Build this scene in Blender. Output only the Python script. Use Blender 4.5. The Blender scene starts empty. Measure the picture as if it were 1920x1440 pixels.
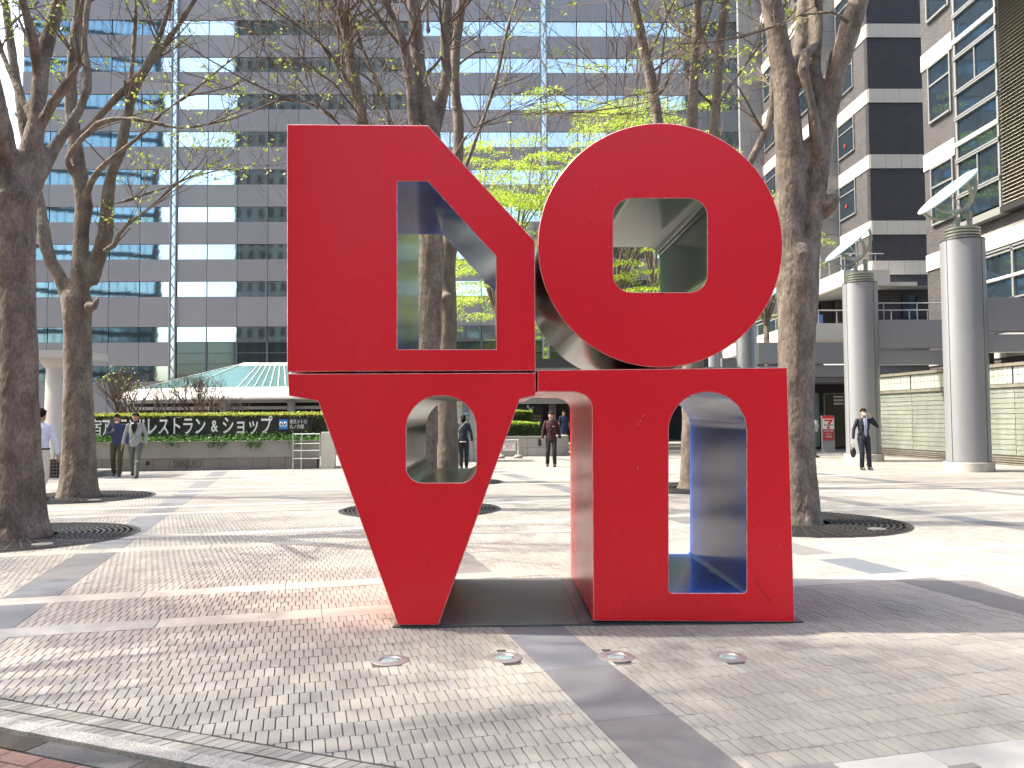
import bpy, bmesh, math, random
import numpy as np
from mathutils import Vector, Matrix, noise
PI = math.pi
rnd = random.Random(7)
S = bpy.context.scene
COL = S.collection
R_ = math.radians

# ------------------------------------------------------------------ camera
F = 1547.0; CH = 1.51
def cam_axes(yaw=1.3, pitch=2.4, roll=.4):
    a, p, r = map(math.radians, (yaw, pitch, roll))
    f = Vector((math.sin(a)*math.cos(p), math.cos(a)*math.cos(p), math.sin(p)))
    rt = Vector((math.cos(a), -math.sin(a), 0)); up = rt.cross(f)
    return rt*math.cos(r)-up*math.sin(r), up*math.cos(r)+rt*math.sin(r), f
CR, CU, CF = cam_axes()
cd = bpy.data.cameras.new('camera'); cam = bpy.data.objects.new('camera', cd); COL.objects.link(cam)
M = Matrix((CR, CU, -CF)).transposed().to_4x4(); M.translation = (0, 0, CH)
cam.matrix_world = M
cd.sensor_width = 36; cd.lens = 36*F/1920; cd.clip_start = .1; cd.clip_end = 3000
S.camera = cam
def ray(u, v): return CR*((u-960)/F)-CU*((v-720)/F)+CF
def g(u, v, z=0.0):
    d = ray(u, v); t = (z-CH)/d.z; return d.x*t, d.y*t
def at(u, v, Y):
    d = ray(u, v); t = Y/d.y; return Vector((d.x*t, Y, CH+d.z*t))
def zat(u, v, Y): return at(u, v, Y).z
def xat(u, Y, v=780): return at(u, v, Y).x

# ------------------------------------------------------------------ light
SUN_EL, SUN_AZ = 54.0, 173.0          # azimuth counter-clockwise from +X towards +Y
sdir = Vector((math.cos(R_(SUN_EL))*math.cos(R_(SUN_AZ)), math.cos(R_(SUN_EL))*math.sin(R_(SUN_AZ)), math.sin(R_(SUN_EL))))
W = bpy.data.worlds.new("World"); S.world = W; W.use_nodes = True
wn = W.node_tree.nodes; wl = W.node_tree.links
sky = wn.new('ShaderNodeTexSky'); sky.sky_type = 'NISHITA'; sky.sun_disc = False
sky.sun_elevation = R_(SUN_EL); sky.sun_rotation = R_(90-SUN_AZ)
sky.air_density = 1.0; sky.dust_density = 4.0; sky.ozone_density = 1.2
bg = wn['Background']; wl.new(sky.outputs[0], bg.inputs[0]); bg.inputs[1].default_value = .15
sl = bpy.data.lights.new('sun', 'SUN'); sl.energy = 2.0; sl.angle = R_(.55); sl.color = (1, .95, .87)
so = bpy.data.objects.new('sun', sl); COL.objects.link(so); so.location = (-30, 0, 60)
so.rotation_euler = (-sdir).to_track_quat('-Z', 'Y').to_euler()
S.view_settings.view_transform = 'Standard'; S.view_settings.look = 'None'
S.view_settings.exposure = 2.2; S.view_settings.gamma = 1; S.view_settings.use_curve_mapping = False
S.view_settings.use_white_balance = True; S.view_settings.white_balance_temperature = 6900; S.view_settings.white_balance_tint = 8
S.cycles.max_bounces = 7; S.cycles.diffuse_bounces = 3; S.cycles.glossy_bounces = 4; S.cycles.transparent_max_bounces = 12
S.cycles.caustics_reflective = False; S.cycles.caustics_refractive = False

# ------------------------------------------------------------------ materials
MATS = {}
def mat(name, col=(.5, .5, .5), rough=.7, metal=0.0, spec=.5, var=0.0, scale=5.0, bump=0.0, bscale=None, coords='Object',
        col2=None, stretch=(1, 1, 1), rvar=0.0, coat=0.0, fine=0.0, fscale=200.0, detail=5):
    if name in MATS: return MATS[name]
    m = bpy.data.materials.new(name); m.use_nodes = True; MATS[name] = m
    nt = m.node_tree; N = nt.nodes; L = nt.links; b = N['Principled BSDF']
    b.inputs['Base Color'].default_value = (*col, 1); b.inputs['Roughness'].default_value = rough
    b.inputs['Metallic'].default_value = metal; b.inputs['Specular IOR Level'].default_value = spec
    if coat: b.inputs['Coat Weight'].default_value = coat; b.inputs['Coat Roughness'].default_value = .05
    if var or bump or rvar or col2 or fine:
        tc = N.new('ShaderNodeNewGeometry') if coords == 'World' else N.new('ShaderNodeTexCoord')
        src = tc.outputs['Position'] if coords == 'World' else tc.outputs['Object']
        mp = N.new('ShaderNodeMapping'); mp.inputs['Scale'].default_value = stretch; L.new(src, mp.inputs[0])
        nz = N.new('ShaderNodeTexNoise'); nz.inputs['Scale'].default_value = scale; nz.inputs['Detail'].default_value = detail
        L.new(mp.outputs[0], nz.inputs['Vector'])
        rp = N.new('ShaderNodeMapRange'); rp.inputs[1].default_value = .3; rp.inputs[2].default_value = .7
        L.new(nz.outputs['Fac'], rp.inputs[0])
        mx = N.new('ShaderNodeMix'); mx.data_type = 'RGBA'
        c2 = col2 if col2 else tuple(min(1, c*(1+var)) for c in col)
        c1 = col if col2 else tuple(c*(1-var) for c in col)
        mx.inputs[6].default_value = (*c1, 1); mx.inputs[7].default_value = (*c2, 1)
        L.new(rp.outputs[0], mx.inputs[0]); out = mx.outputs[2]
        if fine:
            n2 = N.new('ShaderNodeTexNoise'); n2.inputs['Scale'].default_value = fscale; n2.inputs['Detail'].default_value = 2
            L.new(mp.outputs[0], n2.inputs['Vector'])
            r2 = N.new('ShaderNodeMapRange'); r2.inputs[1].default_value = .35; r2.inputs[2].default_value = .65
            r2.inputs[3].default_value = 1-fine; r2.inputs[4].default_value = 1+fine; L.new(n2.outputs['Fac'], r2.inputs[0])
            hs = N.new('ShaderNodeVectorMath'); hs.operation = 'SCALE'; L.new(out, hs.inputs[0]); L.new(r2.outputs[0], hs.inputs['Scale'])
            out = hs.outputs[0]
        L.new(out, b.inputs['Base Color'])
        if rvar:
            r3 = N.new('ShaderNodeMapRange'); r3.inputs[1].default_value = .3; r3.inputs[2].default_value = .7
            r3.inputs[3].default_value = max(0, rough-rvar); r3.inputs[4].default_value = rough+rvar
            L.new(nz.outputs['Fac'], r3.inputs[0]); L.new(r3.outputs[0], b.inputs['Roughness'])
        if bump:
            n3 = N.new('ShaderNodeTexNoise'); n3.inputs['Scale'].default_value = bscale or scale*4; n3.inputs['Detail'].default_value = 4
            L.new(mp.outputs[0], n3.inputs['Vector'])
            bp = N.new('ShaderNodeBump'); bp.inputs['Strength'].default_value = 1; bp.inputs['Distance'].default_value = bump
            L.new(n3.outputs['Fac'], bp.inputs['Height']); L.new(bp.outputs[0], b.inputs['Normal'])
    return m

def vary(m, amt):
    nt = m.node_tree; N = nt.nodes; L = nt.links; b = N['Principled BSDF']; inp = b.inputs['Base Color']
    oi = N.new('ShaderNodeObjectInfo'); mr = N.new('ShaderNodeMapRange'); mr.inputs[3].default_value = 1-amt; mr.inputs[4].default_value = 1+amt*.6
    L.new(oi.outputs['Random'], mr.inputs[0]); sc = N.new('ShaderNodeVectorMath'); sc.operation = 'SCALE'
    if inp.links: L.new(inp.links[0].from_socket, sc.inputs[0])
    else: sc.inputs[0].default_value = inp.default_value[:3]
    L.new(mr.outputs[0], sc.inputs['Scale']); L.new(sc.outputs[0], inp)
def tinted(name, base, rough=.8, transl=0.0, speck=0.0, obj_random=0.0, bump=0.0, fscale=260, tint=1.0, stain=0.0):
    """colour = base * (1 + tint attribute) * object-random * fine speckle; tint is each piece's own colour"""
    m = bpy.data.materials.new(name); m.use_nodes = True; MATS[name] = m
    nt = m.node_tree; N = nt.nodes; L = nt.links; b = N['Principled BSDF']; b.inputs['Roughness'].default_value = rough
    at_ = N.new('ShaderNodeAttribute'); at_.attribute_name = 'tint'
    add = N.new('ShaderNodeVectorMath'); add.operation = 'SCALE'; L.new(at_.outputs['Vector'], add.inputs[0]); add.inputs['Scale'].default_value = tint
    a2 = N.new('ShaderNodeVectorMath'); a2.operation = 'ADD'; L.new(add.outputs[0], a2.inputs[0]); a2.inputs[1].default_value = base
    out = a2.outputs[0]
    if obj_random:
        oi = N.new('ShaderNodeObjectInfo'); mr = N.new('ShaderNodeMapRange'); mr.inputs[3].default_value = 1-obj_random; mr.inputs[4].default_value = 1+obj_random
        L.new(oi.outputs['Random'], mr.inputs[0]); sc = N.new('ShaderNodeVectorMath'); sc.operation = 'SCALE'
        L.new(out, sc.inputs[0]); L.new(mr.outputs[0], sc.inputs['Scale']); out = sc.outputs[0]
    geo = N.new('ShaderNodeNewGeometry')
    if speck:
        nz = N.new('ShaderNodeTexNoise'); nz.inputs['Scale'].default_value = fscale; nz.inputs['Detail'].default_value = 2
        L.new(geo.outputs['Position'], nz.inputs['Vector'])
        mr = N.new('ShaderNodeMapRange'); mr.inputs[1].default_value = .36; mr.inputs[2].default_value = .64
        mr.inputs[3].default_value = 1-speck; mr.inputs[4].default_value = 1+speck; L.new(nz.outputs['Fac'], mr.inputs[0])
        sc = N.new('ShaderNodeVectorMath'); sc.operation = 'SCALE'; L.new(out, sc.inputs[0]); L.new(mr.outputs[0], sc.inputs['Scale']); out = sc.outputs[0]
        if bump:
            bp = N.new('ShaderNodeBump'); bp.inputs['Distance'].default_value = bump; L.new(nz.outputs['Fac'], bp.inputs['Height']); L.new(bp.outputs[0], b.inputs['Normal'])
    if stain:
        nz = N.new('ShaderNodeTexNoise'); nz.inputs['Scale'].default_value = 1.3; nz.inputs['Detail'].default_value = 6; nz.inputs['Roughness'].default_value = .65
        L.new(geo.outputs['Position'], nz.inputs['Vector'])
        mr = N.new('ShaderNodeMapRange'); mr.inputs[1].default_value = .35; mr.inputs[2].default_value = .62
        mr.inputs[3].default_value = 1-stain; mr.inputs[4].default_value = 1.03; L.new(nz.outputs['Fac'], mr.inputs[0])
        sc = N.new('ShaderNodeVectorMath'); sc.operation = 'SCALE'; L.new(out, sc.inputs[0]); L.new(mr.outputs[0], sc.inputs['Scale']); out = sc.outputs[0]
    L.new(out, b.inputs['Base Color'])
    if transl:
        tr = N.new('ShaderNodeBsdfTranslucent'); L.new(out, tr.inputs[0]); ms = N.new('ShaderNodeMixShader'); ms.inputs[0].default_value = transl
        L.new(b.outputs[0], ms.inputs[1]); L.new(tr.outputs[0], ms.inputs[2]); L.new(ms.outputs[0], N['Material Output'].inputs[0])
    return m

def brick_mat(name, c1, c2, mortar, w, h, msize, off=.5, map_rot=(0, 0, 0), rough=.8, bump=.002, bias=0.0, noise_amt=.12):
    m = bpy.data.materials.new(name); m.use_nodes = True; MATS[name] = m
    nt = m.node_tree; N = nt.nodes; L = nt.links; b = N['Principled BSDF']; b.inputs['Roughness'].default_value = rough
    geo = N.new('ShaderNodeNewGeometry'); mp = N.new('ShaderNodeMapping'); mp.vector_type = 'POINT'
    mp.inputs['Rotation'].default_value = map_rot; L.new(geo.outputs['Position'], mp.inputs[0])
    bt = N.new('ShaderNodeTexBrick'); bt.offset = off
    bt.inputs['Color1'].default_value = (*c1, 1); bt.inputs['Color2'].default_value = (*c2, 1); bt.inputs['Mortar'].default_value = (*mortar, 1)
    bt.inputs['Scale'].default_value = 1; bt.inputs['Mortar Size'].default_value = msize; bt.inputs['Mortar Smooth'].default_value = .1
    bt.inputs['Brick Width'].default_value = w; bt.inputs['Row Height'].default_value = h; bt.inputs['Bias'].default_value = bias
    L.new(mp.outputs[0], bt.inputs['Vector'])
    nz = N.new('ShaderNodeTexNoise'); nz.inputs['Scale'].default_value = 1.2; nz.inputs['Detail'].default_value = 8; L.new(geo.outputs['Position'], nz.inputs['Vector'])
    mr = N.new('ShaderNodeMapRange'); mr.inputs[1].default_value = .3; mr.inputs[2].default_value = .7; mr.inputs[3].default_value = 1-noise_amt; mr.inputs[4].default_value = 1+noise_amt*.5
    L.new(nz.outputs['Fac'], mr.inputs[0])
    sc = N.new('ShaderNodeVectorMath'); sc.operation = 'SCALE'; L.new(bt.outputs['Color'], sc.inputs[0]); L.new(mr.outputs[0], sc.inputs['Scale'])
    L.new(sc.outputs[0], b.inputs['Base Color'])
    if bump:
        bp = N.new('ShaderNodeBump'); bp.inputs['Distance'].default_value = bump; bp.invert = True
        L.new(bt.outputs['Fac'], bp.inputs['Height']); L.new(bp.outputs[0], b.inputs['Normal'])
    return m

# ------------------------------------------------------------------ mesh helpers
class MB:
    def __init__(s): s.v = []; s.f = []; s.m = []; s.t = []
    def add(s, vs, fs, mi=0, tint=None):
        n = len(s.v); s.v.extend(vs)
        for f in fs: s.f.append(tuple(i+n for i in f)); s.m.append(mi)
        s.t.extend([tint or (0, 0, 0)]*len(vs))
    def box(s, x0, y0, z0, x1, y1, z1, mi=0, mw=None, tint=None):
        vs = [Vector(p) for p in ((x0, y0, z0), (x1, y0, z0), (x1, y1, z0), (x0, y1, z0), (x0, y0, z1), (x1, y0, z1), (x1, y1, z1), (x0, y1, z1))]
        if mw: vs = [mw@p for p in vs]
        s.add([tuple(p) for p in vs], [(0, 3, 2, 1), (4, 5, 6, 7), (0, 1, 5, 4), (1, 2, 6, 5), (2, 3, 7, 6), (3, 0, 4, 7)], mi, tint)
    def tube(s, pts, rad, n=8, mi=0, cap=True):
        pts = [Vector(p) for p in pts]
        if len(pts) < 2: return
        if not hasattr(rad, '__len__'): rad = [rad]*len(pts)
        base = len(s.v); prev = None; k = len(pts)
        for i, p in enumerate(pts):
            d = (pts[min(i+1, k-1)]-pts[max(i-1, 0)])
            if d.length < 1e-9: d = Vector((0, 0, 1))
            d.normalize()
            a = (prev - d*prev.dot(d)) if prev is not None else d.orthogonal()
            if a.length < 1e-6: a = d.orthogonal()
            a.normalize(); prev = a; b = d.cross(a)
            for j in range(n):
                th = 2*PI*j/n; q = p+(a*math.cos(th)+b*math.sin(th))*rad[i]; s.v.append((q.x, q.y, q.z)); s.t.append((0, 0, 0))
        for i in range(k-1):
            for j in range(n):
                o = base+i*n; s.f.append((o+j, o+(j+1) % n, o+n+(j+1) % n, o+n+j)); s.m.append(mi)
        if cap:
            s.f.append(tuple(base+j for j in reversed(range(n)))); s.m.append(mi)
            s.f.append(tuple(base+(k-1)*n+j for j in range(n))); s.m.append(mi)
    def lathe(s, prof, n=32, c=(0, 0, 0), mi=0, sx=1, sy=1):
        base = len(s.v)
        for r, z in prof:
            for j in range(n):
                th = 2*PI*j/n; s.v.append((c[0]+r*math.cos(th)*sx, c[1]+r*math.sin(th)*sy, c[2]+z)); s.t.append((0, 0, 0))
        for i in range(len(prof)-1):
            for j in range(n):
                o = base+i*n; s.f.append((o+j, o+(j+1) % n, o+n+(j+1) % n, o+n+j)); s.m.append(mi)
        if prof[0][0] > 1e-5: s.f.append(tuple(base+j for j in reversed(range(n)))); s.m.append(mi)
        if prof[-1][0] > 1e-5: s.f.append(tuple(base+(len(prof)-1)*n+j for j in range(n))); s.m.append(mi)
    def ell(s, c, r, n=12, m=8, mi=0, mw=None):
        base = len(s.v); vs = []
        for i in range(m+1):
            ph = PI*i/m
            for j in range(n):
                th = 2*PI*j/n
                p = Vector((r[0]*math.sin(ph)*math.cos(th), r[1]*math.sin(ph)*math.sin(th), r[2]*math.cos(ph)))
                if mw: p = mw@p
                vs.append((p.x+c[0], p.y+c[1], p.z+c[2]))
        fs = [(i*n+j, i*n+(j+1) % n, (i+1)*n+(j+1) % n, (i+1)*n+j) for i in range(m) for j in range(n)]
        s.add(vs, [f[::-1] for f in fs], mi)
    def loft(s, rings, n=16, mi=0):
        """rings: (cx,cy,cz,rx,ry)"""
        base = len(s.v)
        for cx, cy, cz, rx, ry in rings:
            for j in range(n):
                th = 2*PI*j/n; s.v.append((cx+rx*math.cos(th), cy+ry*math.sin(th), cz)); s.t.append((0, 0, 0))
        k = len(rings)
        for i in range(k-1):
            for j in range(n):
                o = base+i*n; s.f.append((o+j, o+(j+1) % n, o+n+(j+1) % n, o+n+j)); s.m.append(mi)
        s.f.append(tuple(base+j for j in reversed(range(n)))); s.m.append(mi)
        s.f.append(tuple(base+(k-1)*n+j for j in range(n))); s.m.append(mi)
    def mesh(s, name, mats, smooth=False, off=(0, 0, 0), tint=False, autos=None):
        me = bpy.data.meshes.new(name)
        if any(off):
            a = np.array(s.v, dtype=float).reshape(-1, 3)-np.array(off); vv = a.tolist()
        else: vv = s.v
        me.from_pydata(vv, [], s.f)
        for m in (mats if isinstance(mats, (list, tuple)) else [mats]): me.materials.append(m)
        me.polygons.foreach_set('material_index', s.m)
        if smooth: me.polygons.foreach_set('use_smooth', [True]*len(me.polygons))
        if tint:
            at_ = me.attributes.new('tint', 'FLOAT_VECTOR', 'POINT'); at_.data.foreach_set('vector', np.array(s.t, dtype=np.float32).ravel())
        me.update()
        if autos: me.set_sharp_from_angle(angle=R_(autos)) if hasattr(me, 'set_sharp_from_angle') else None
        return me

def wloc(o):
    return Vector(o.location) if o is not None else Vector((0, 0, 0))
ROOTLOC = {}
def thing(name, label, cat, loc=(0, 0, 0), group=None, rotz=0, kind=None):
    o = bpy.data.objects.new(name, None); COL.objects.link(o); o.location = loc; o.rotation_euler = (0, 0, rotz); o.empty_display_size = .2
    if kind != 'structure' and label: o['label'] = label; o['category'] = cat
    if group: o['group'] = group
    if kind: o['kind'] = kind
    ROOTLOC[o.name] = Vector(loc); return o
def part(name, mb, mats, parent, smooth=False, world=True, label=None, kind=None, tint=False, autos=None):
    """world=True: mesh coordinates are world ones; shifted into the parent's frame"""
    off = ROOTLOC.get(parent.name, Vector((0, 0, 0))) if (parent is not None and world) else Vector((0, 0, 0))
    me = mb.mesh(name, mats, smooth, tuple(off), tint, autos) if isinstance(mb, MB) else mb
    o = bpy.data.objects.new(name, me); COL.objects.link(o)
    if parent is not None: o.parent = parent
    ROOTLOC[o.name] = off if world else Vector((0, 0, 0))
    if label: o['label'] = label
    if kind: o['kind'] = kind
    return o
def top(name, mb, mats, label, cat, group=None, smooth=False, kind=None, tint=False, autos=None):
    me = mb.mesh(name, mats, smooth, (0, 0, 0), tint, autos) if isinstance(mb, MB) else mb
    o = bpy.data.objects.new(name, me); COL.objects.link(o)
    if label: o['label'] = label; o['category'] = cat
    if group: o['group'] = group
    if kind: o['kind'] = kind
    ROOTLOC[o.name] = Vector((0, 0, 0)); return o
def inst(name, me, parent, loc, rot=None, scale=None):
    o = bpy.data.objects.new(name, me); COL.objects.link(o); o.parent = parent; o.location = loc
    if rot: o.rotation_euler = rot
    if scale: o.scale = scale
    return o
def bevel_box_mesh(name, sx, sy, sz, bv, m):
    """centred box, bevelled top edges only, 13 faces at most; origin at the centre of the underside"""
    mb = MB(); hx, hy = sx/2, sy/2
    vs = [(-hx, -hy, 0), (hx, -hy, 0), (hx, hy, 0), (-hx, hy, 0), (-hx, -hy, sz-bv), (hx, -hy, sz-bv), (hx, hy, sz-bv), (-hx, hy, sz-bv),
          (-hx+bv, -hy+bv, sz), (hx-bv, -hy+bv, sz), (hx-bv, hy-bv, sz), (-hx+bv, hy-bv, sz)]
    fs = [(0, 1, 5, 4), (1, 2, 6, 5), (2, 3, 7, 6), (3, 0, 4, 7), (4, 5, 9, 8), (5, 6, 10, 9), (6, 7, 11, 10), (7, 4, 8, 11), (8, 9, 10, 11)]
    mb.add(vs, fs); return mb.mesh(name, m)
def remesh(mb, voxel, smooth_it=2):
    me = mb.mesh('tmp', bpy.data.materials.get('tmpm') or bpy.data.materials.new('tmpm'))
    o = bpy.data.objects.new('tmp', me); COL.objects.link(o)
    md = o.modifiers.new('r', 'REMESH'); md.mode = 'VOXEL'; md.voxel_size = voxel; md.use_smooth_shade = True
    if smooth_it:
        sm = o.modifiers.new('s', 'SMOOTH'); sm.factor = .5; sm.iterations = smooth_it
    dg = bpy.context.evaluated_depsgraph_get()
    out = bpy.data.meshes.new_from_object(o.evaluated_get(dg)); out.materials.clear()
    bpy.data.objects.remove(o); bpy.data.meshes.remove(me)
    return out
def text_mesh(body, size, extrude=.01, offset=0.0, align='LEFT', m=None, space=1.0):
    cu = bpy.data.curves.new('txt', 'FONT'); cu.body = body; cu.size = size; cu.extrude = extrude; cu.offset = offset; cu.align_x = align
    cu.space_character = space; cu.resolution_u = 3
    o = bpy.data.objects.new('txt', cu); COL.objects.link(o)
    dg = bpy.context.evaluated_depsgraph_get(); me = bpy.data.meshes.new_from_object(o.evaluated_get(dg))
    bpy.data.objects.remove(o); me.materials.clear()
    if m: me.materials.append(m)
    return me

# ------------------------------------------------------------------ palette
M_paver = tinted('paver_granite', (.262, .248, .226), rough=.85, speck=.18, obj_random=.05, fscale=240, bump=.0008, stain=.16)
M_band = tinted('pale_granite', (.315, .302, .278), rough=.75, speck=.16, obj_random=.05, fscale=280, stain=.10)
M_strip = tinted('dark_granite', (.14, .14, .145), rough=.6, speck=.10, obj_random=.06, fscale=300, stain=.10)
M_joint = mat('joint_sand', (.10, .09, .08), .95, var=.3, scale=60, coords='World')
M_red = mat('red_enamel', (.90, .016, .028), .25, spec=.36, bump=.0014, bscale=2.0, var=.04, scale=1.1, fine=.04, fscale=90, rvar=.05)
M_blue = mat('blue_enamel', (.008, .08, .36), .16, spec=.3, bump=.0015, bscale=2.2, var=.1, scale=3)
M_green = mat('green_enamel', (.005, .10, .045), .15, spec=.3, bump=.0015, bscale=2.2, var=.1, scale=3)
M_gold = mat('ochre_enamel', (.55, .33, .06), .3, var=.1, scale=3)
M_bark = mat('bark', (.088, .070, .055), .9, col2=(.225, .185, .15), scale=5, stretch=(1, 1, .5), bump=.016, bscale=26, coords='Object', fine=.25, fscale=34, detail=9)
M_bark2 = mat('bark_pale', (.095, .075, .058), .9, col2=(.19, .155, .12), scale=6, stretch=(1, 1, .4), bump=.012, bscale=22, detail=8)
M_twig = mat('twig_bark', (.12, .085, .065), .9)
M_white = mat('white_paint', (.60, .59, .57), .5, var=.04, scale=2)
M_grey = mat('grey_metal', (.33, .335, .35), .42, metal=.25, var=.03, scale=1)
M_glassm = mat('mirror_glass', (.58, .68, .68), .03, metal=1.0, bump=.004, bscale=.35, var=.02, scale=1)
M_dark = mat('dark_void', (.02, .02, .022), .6)
M_steel = mat('brushed_steel', (.5, .5, .5), .35, metal=.9)
M_black = mat('black_metal', (.02, .02, .02), .45)

# ================================================================== GROUND
PH = R_(13.2); E1 = Vector((math.cos(PH), math.sin(PH))); E2 = Vector((-math.sin(PH), math.cos(PH)))
def uv2xy(u, v): p = E1*u+E2*v; return p.x, p.y
def xy2uv(x, y): p = Vector((x, y)); return p.dot(E1), p.dot(E2)
PV = 3.9; PU = 3.88
def bands(v0, v1):
    out = []
    k = -2
    while True:
        a = 6.7+k*PV
        if a-.15 > v1: break
        for c in (a, a+1.15):
            if v0 < c < v1: out.append((c-.15, c+.15))
        k += 1
    return out
def strips(u0, u1): return [(1.645+k*PU-.215, 1.645+k*PU+.215) for k in range(-12, 14) if u0 < 1.645+k*PU < u1]
VN = 14.3            # pavers are geometry up to here, material beyond
# base sheet
mb = MB(); mb.box(-320, -320, -.6, 320, 420, -.012)
ground = top('ground', mb, M_joint, None, None, kind='structure')
far_paver = brick_mat('far_pavers', (.262, .248, .226), (.24, .226, .206), (.105, .097, .088), .058, .18, .0045, map_rot=(0, 0, -PH), rough=.85, bump=.002)
mb = MB()
xs = [uv2xy(-60, VN), uv2xy(60, VN), uv2xy(60, 80), uv2xy(-60, 80)]
mb.add([(x, y, -.003) for x, y in xs], [(0, 1, 2, 3)])
# side sheets flanking the built pavers, outside the picture
for ua, ub in ((-60, -11), (15, 60)):
    mb.add([(*uv2xy(ua, -30), -.003), (*uv2xy(ub, -30), -.003), (*uv2xy(ub, VN), -.003), (*uv2xy(ua, VN), -.003)], [(0, 1, 2, 3)])
part('far_paving', mb, far_paver, ground, kind='stuff')
plaza = thing('plaza_pavement', None, None, (0, 0, 0), kind='structure')

# border line (bottom left)
BP = Vector((-2.72, 4.66)); BQ = Vector((-.69, 3.78)); BD = (BQ-BP).normalized(); BN = Vector((-BD.y, BD.x))   # BN points away from camera
def bside(x, y): return (Vector((x, y))-BP).dot(BN)
def clip(poly, keep=1):
    out = []
    for i in range(len(poly)):
        a, b = poly[i], poly[(i+1) % len(poly)]
        da, db = bside(*a)*keep, bside(*b)*keep
        if da >= 0: out.append(a)
        if (da >= 0) != (db >= 0):
            t = da/(da-db); out.append((a[0]+(b[0]-a[0])*t, a[1]+(b[1]-a[1])*t))
    return out
def inview(x, y, marg=1.0):
    p = Vector((x, y, 0))-Vector((0, 0, CH)); z = p.dot(CF)
    if z < .5: return False
    u = p.dot(CR)/z*F; v = -p.dot(CU)/z*F
    return abs(u) < 960+marg*120 and v < 720+marg*120
GRATES = []   # (x,y,r) filled before pavers
def gr(u, v, r=1.4): x, y = g(u, v); GRATES.append((x, y, r)); return x, y
T1 = gr(38, 1006); T2 = gr(145, 932); T3 = gr(1495, 980, 1.45); TP = gr(788, 955, 1.3); TQ = gr(838, 904, 1.3); TR = gr(1300, 915, 1.4)
LIGHTS = [g(731, 1238), g(945, 1233), g(1155, 1231), g(1365, 1232)]
def blocked(x, y):
    for gx, gy, r in GRATES:
        if (x-gx)**2+(y-gy)**2 < (r-.01)**2: return True
    for lx, ly in LIGHTS:
        if (x-lx)**2+(y-ly)**2 < .098**2: return True
    return False
BW, BH = .058, .18
def prism_piece(mbx, poly, z0, z1, bv, tint=(0, 0, 0)):
    n = len(poly)
    if n < 3: return
    cx = sum(p[0] for p in poly)/n; cy = sum(p[1] for p in poly)/n
    vs = [(x, y, z0) for x, y in poly]+[(x, y, z1-bv) for x, y in poly]
    for x, y in poly:
        dx, dy = cx-x, cy-y; L = math.hypot(dx, dy) or 1; k = min(bv*1.3, L*.3)
        vs.append((x+dx/L*k, y+dy/L*k, z1))
    fs = [(i, (i+1) % n, n+(i+1) % n, n+i) for i in range(n)]+[(n+i, n+(i+1) % n, 2*n+(i+1) % n, 2*n+i) for i in range(n)]+[tuple(2*n+i for i in range(n))]
    mbx.add(vs, fs, 0, tint)
def tint_r(a=.012, warm=.0035):
    t = rnd.gauss(0, a); w = rnd.gauss(0, warm); return (t+w, t, t-w)
# cells
vb = [(2.2, 3.2)]+[b for b in bands(4.2, 16)]
vcells = []
edges = [(None, 3.2)]+bands(5.0, VN+2)
prev = 3.2
for a, b in bands(5.0, VN+2)+[(VN, VN)]:
    if a > prev+.05: vcells.append((prev, min(a, VN)))
    prev = b
    if prev >= VN: break
sts = strips(-12, 16)
ucells = []; prev = -11.0
for a, b in sts+[(15, 15)]:
    if a > prev: ucells.append((prev, a))
    prev = b
pav_near = []; mbp = MB()
for v0, v1 in vcells:
    nr = max(1, round((v1-v0)/BH)); h = (v1-v0)/nr
    for r in range(nr):
        va, vbb = v0+r*h, v0+(r+1)*h
        for u0, u1 in ucells:
            off = (r % 2)*BW*.5
            u = u0-off
            while u < u1-.004:
                a = max(u, u0)+.0027; b = min(u+BW, u1)-.0027; u += BW
                if b-a < .008: continue
                cx, cy = uv2xy((a+b)/2, (va+vbb)/2)
                if not inview(cx, cy, 6) or blocked(cx, cy): continue
                j = rnd.uniform(-.0012, .0012)
                poly = [uv2xy(a, va+.0015+j), uv2xy(b, va+.0015+j), uv2xy(b, vbb-.0015+j), uv2xy(a, vbb-.0015+j)]
                full = (b-a) > BW-.0058
                sd = min(bside(*p) for p in poly)
                if sd < 0:
                    poly = clip(poly); full = False
                    if len(poly) < 3: continue
                if full: pav_near.append((cy*1.0+abs(cx)*.1, cx, cy, poly, h))
                else: prism_piece(mbp, poly, -.03, rnd.uniform(-.0015, .0012), .0022, tint_r())
pav_near.sort(key=lambda t: t[0])
bm_ = {}
for i, (_, cx, cy, poly, h) in enumerate(pav_near):
    if i < 300 and inview(cx, cy, 0):
        key = round(h, 4)
        if key not in bm_: bm_[key] = bevel_box_mesh('brick', BW-.0054, h-.0030, .03, .0022, M_paver)
        inst('brick', bm_[key], plaza, (cx, cy, -.03+rnd.uniform(-.001, .0012)), (rnd.gauss(0, .002), rnd.gauss(0, .002), PH+rnd.gauss(0, .004)))
    else: prism_piece(mbp, poly, -.03, rnd.uniform(-.0015, .0012), .0022, tint_r())
part('bricks', mbp, M_paver, plaza, kind='stuff', tint=True)
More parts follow.
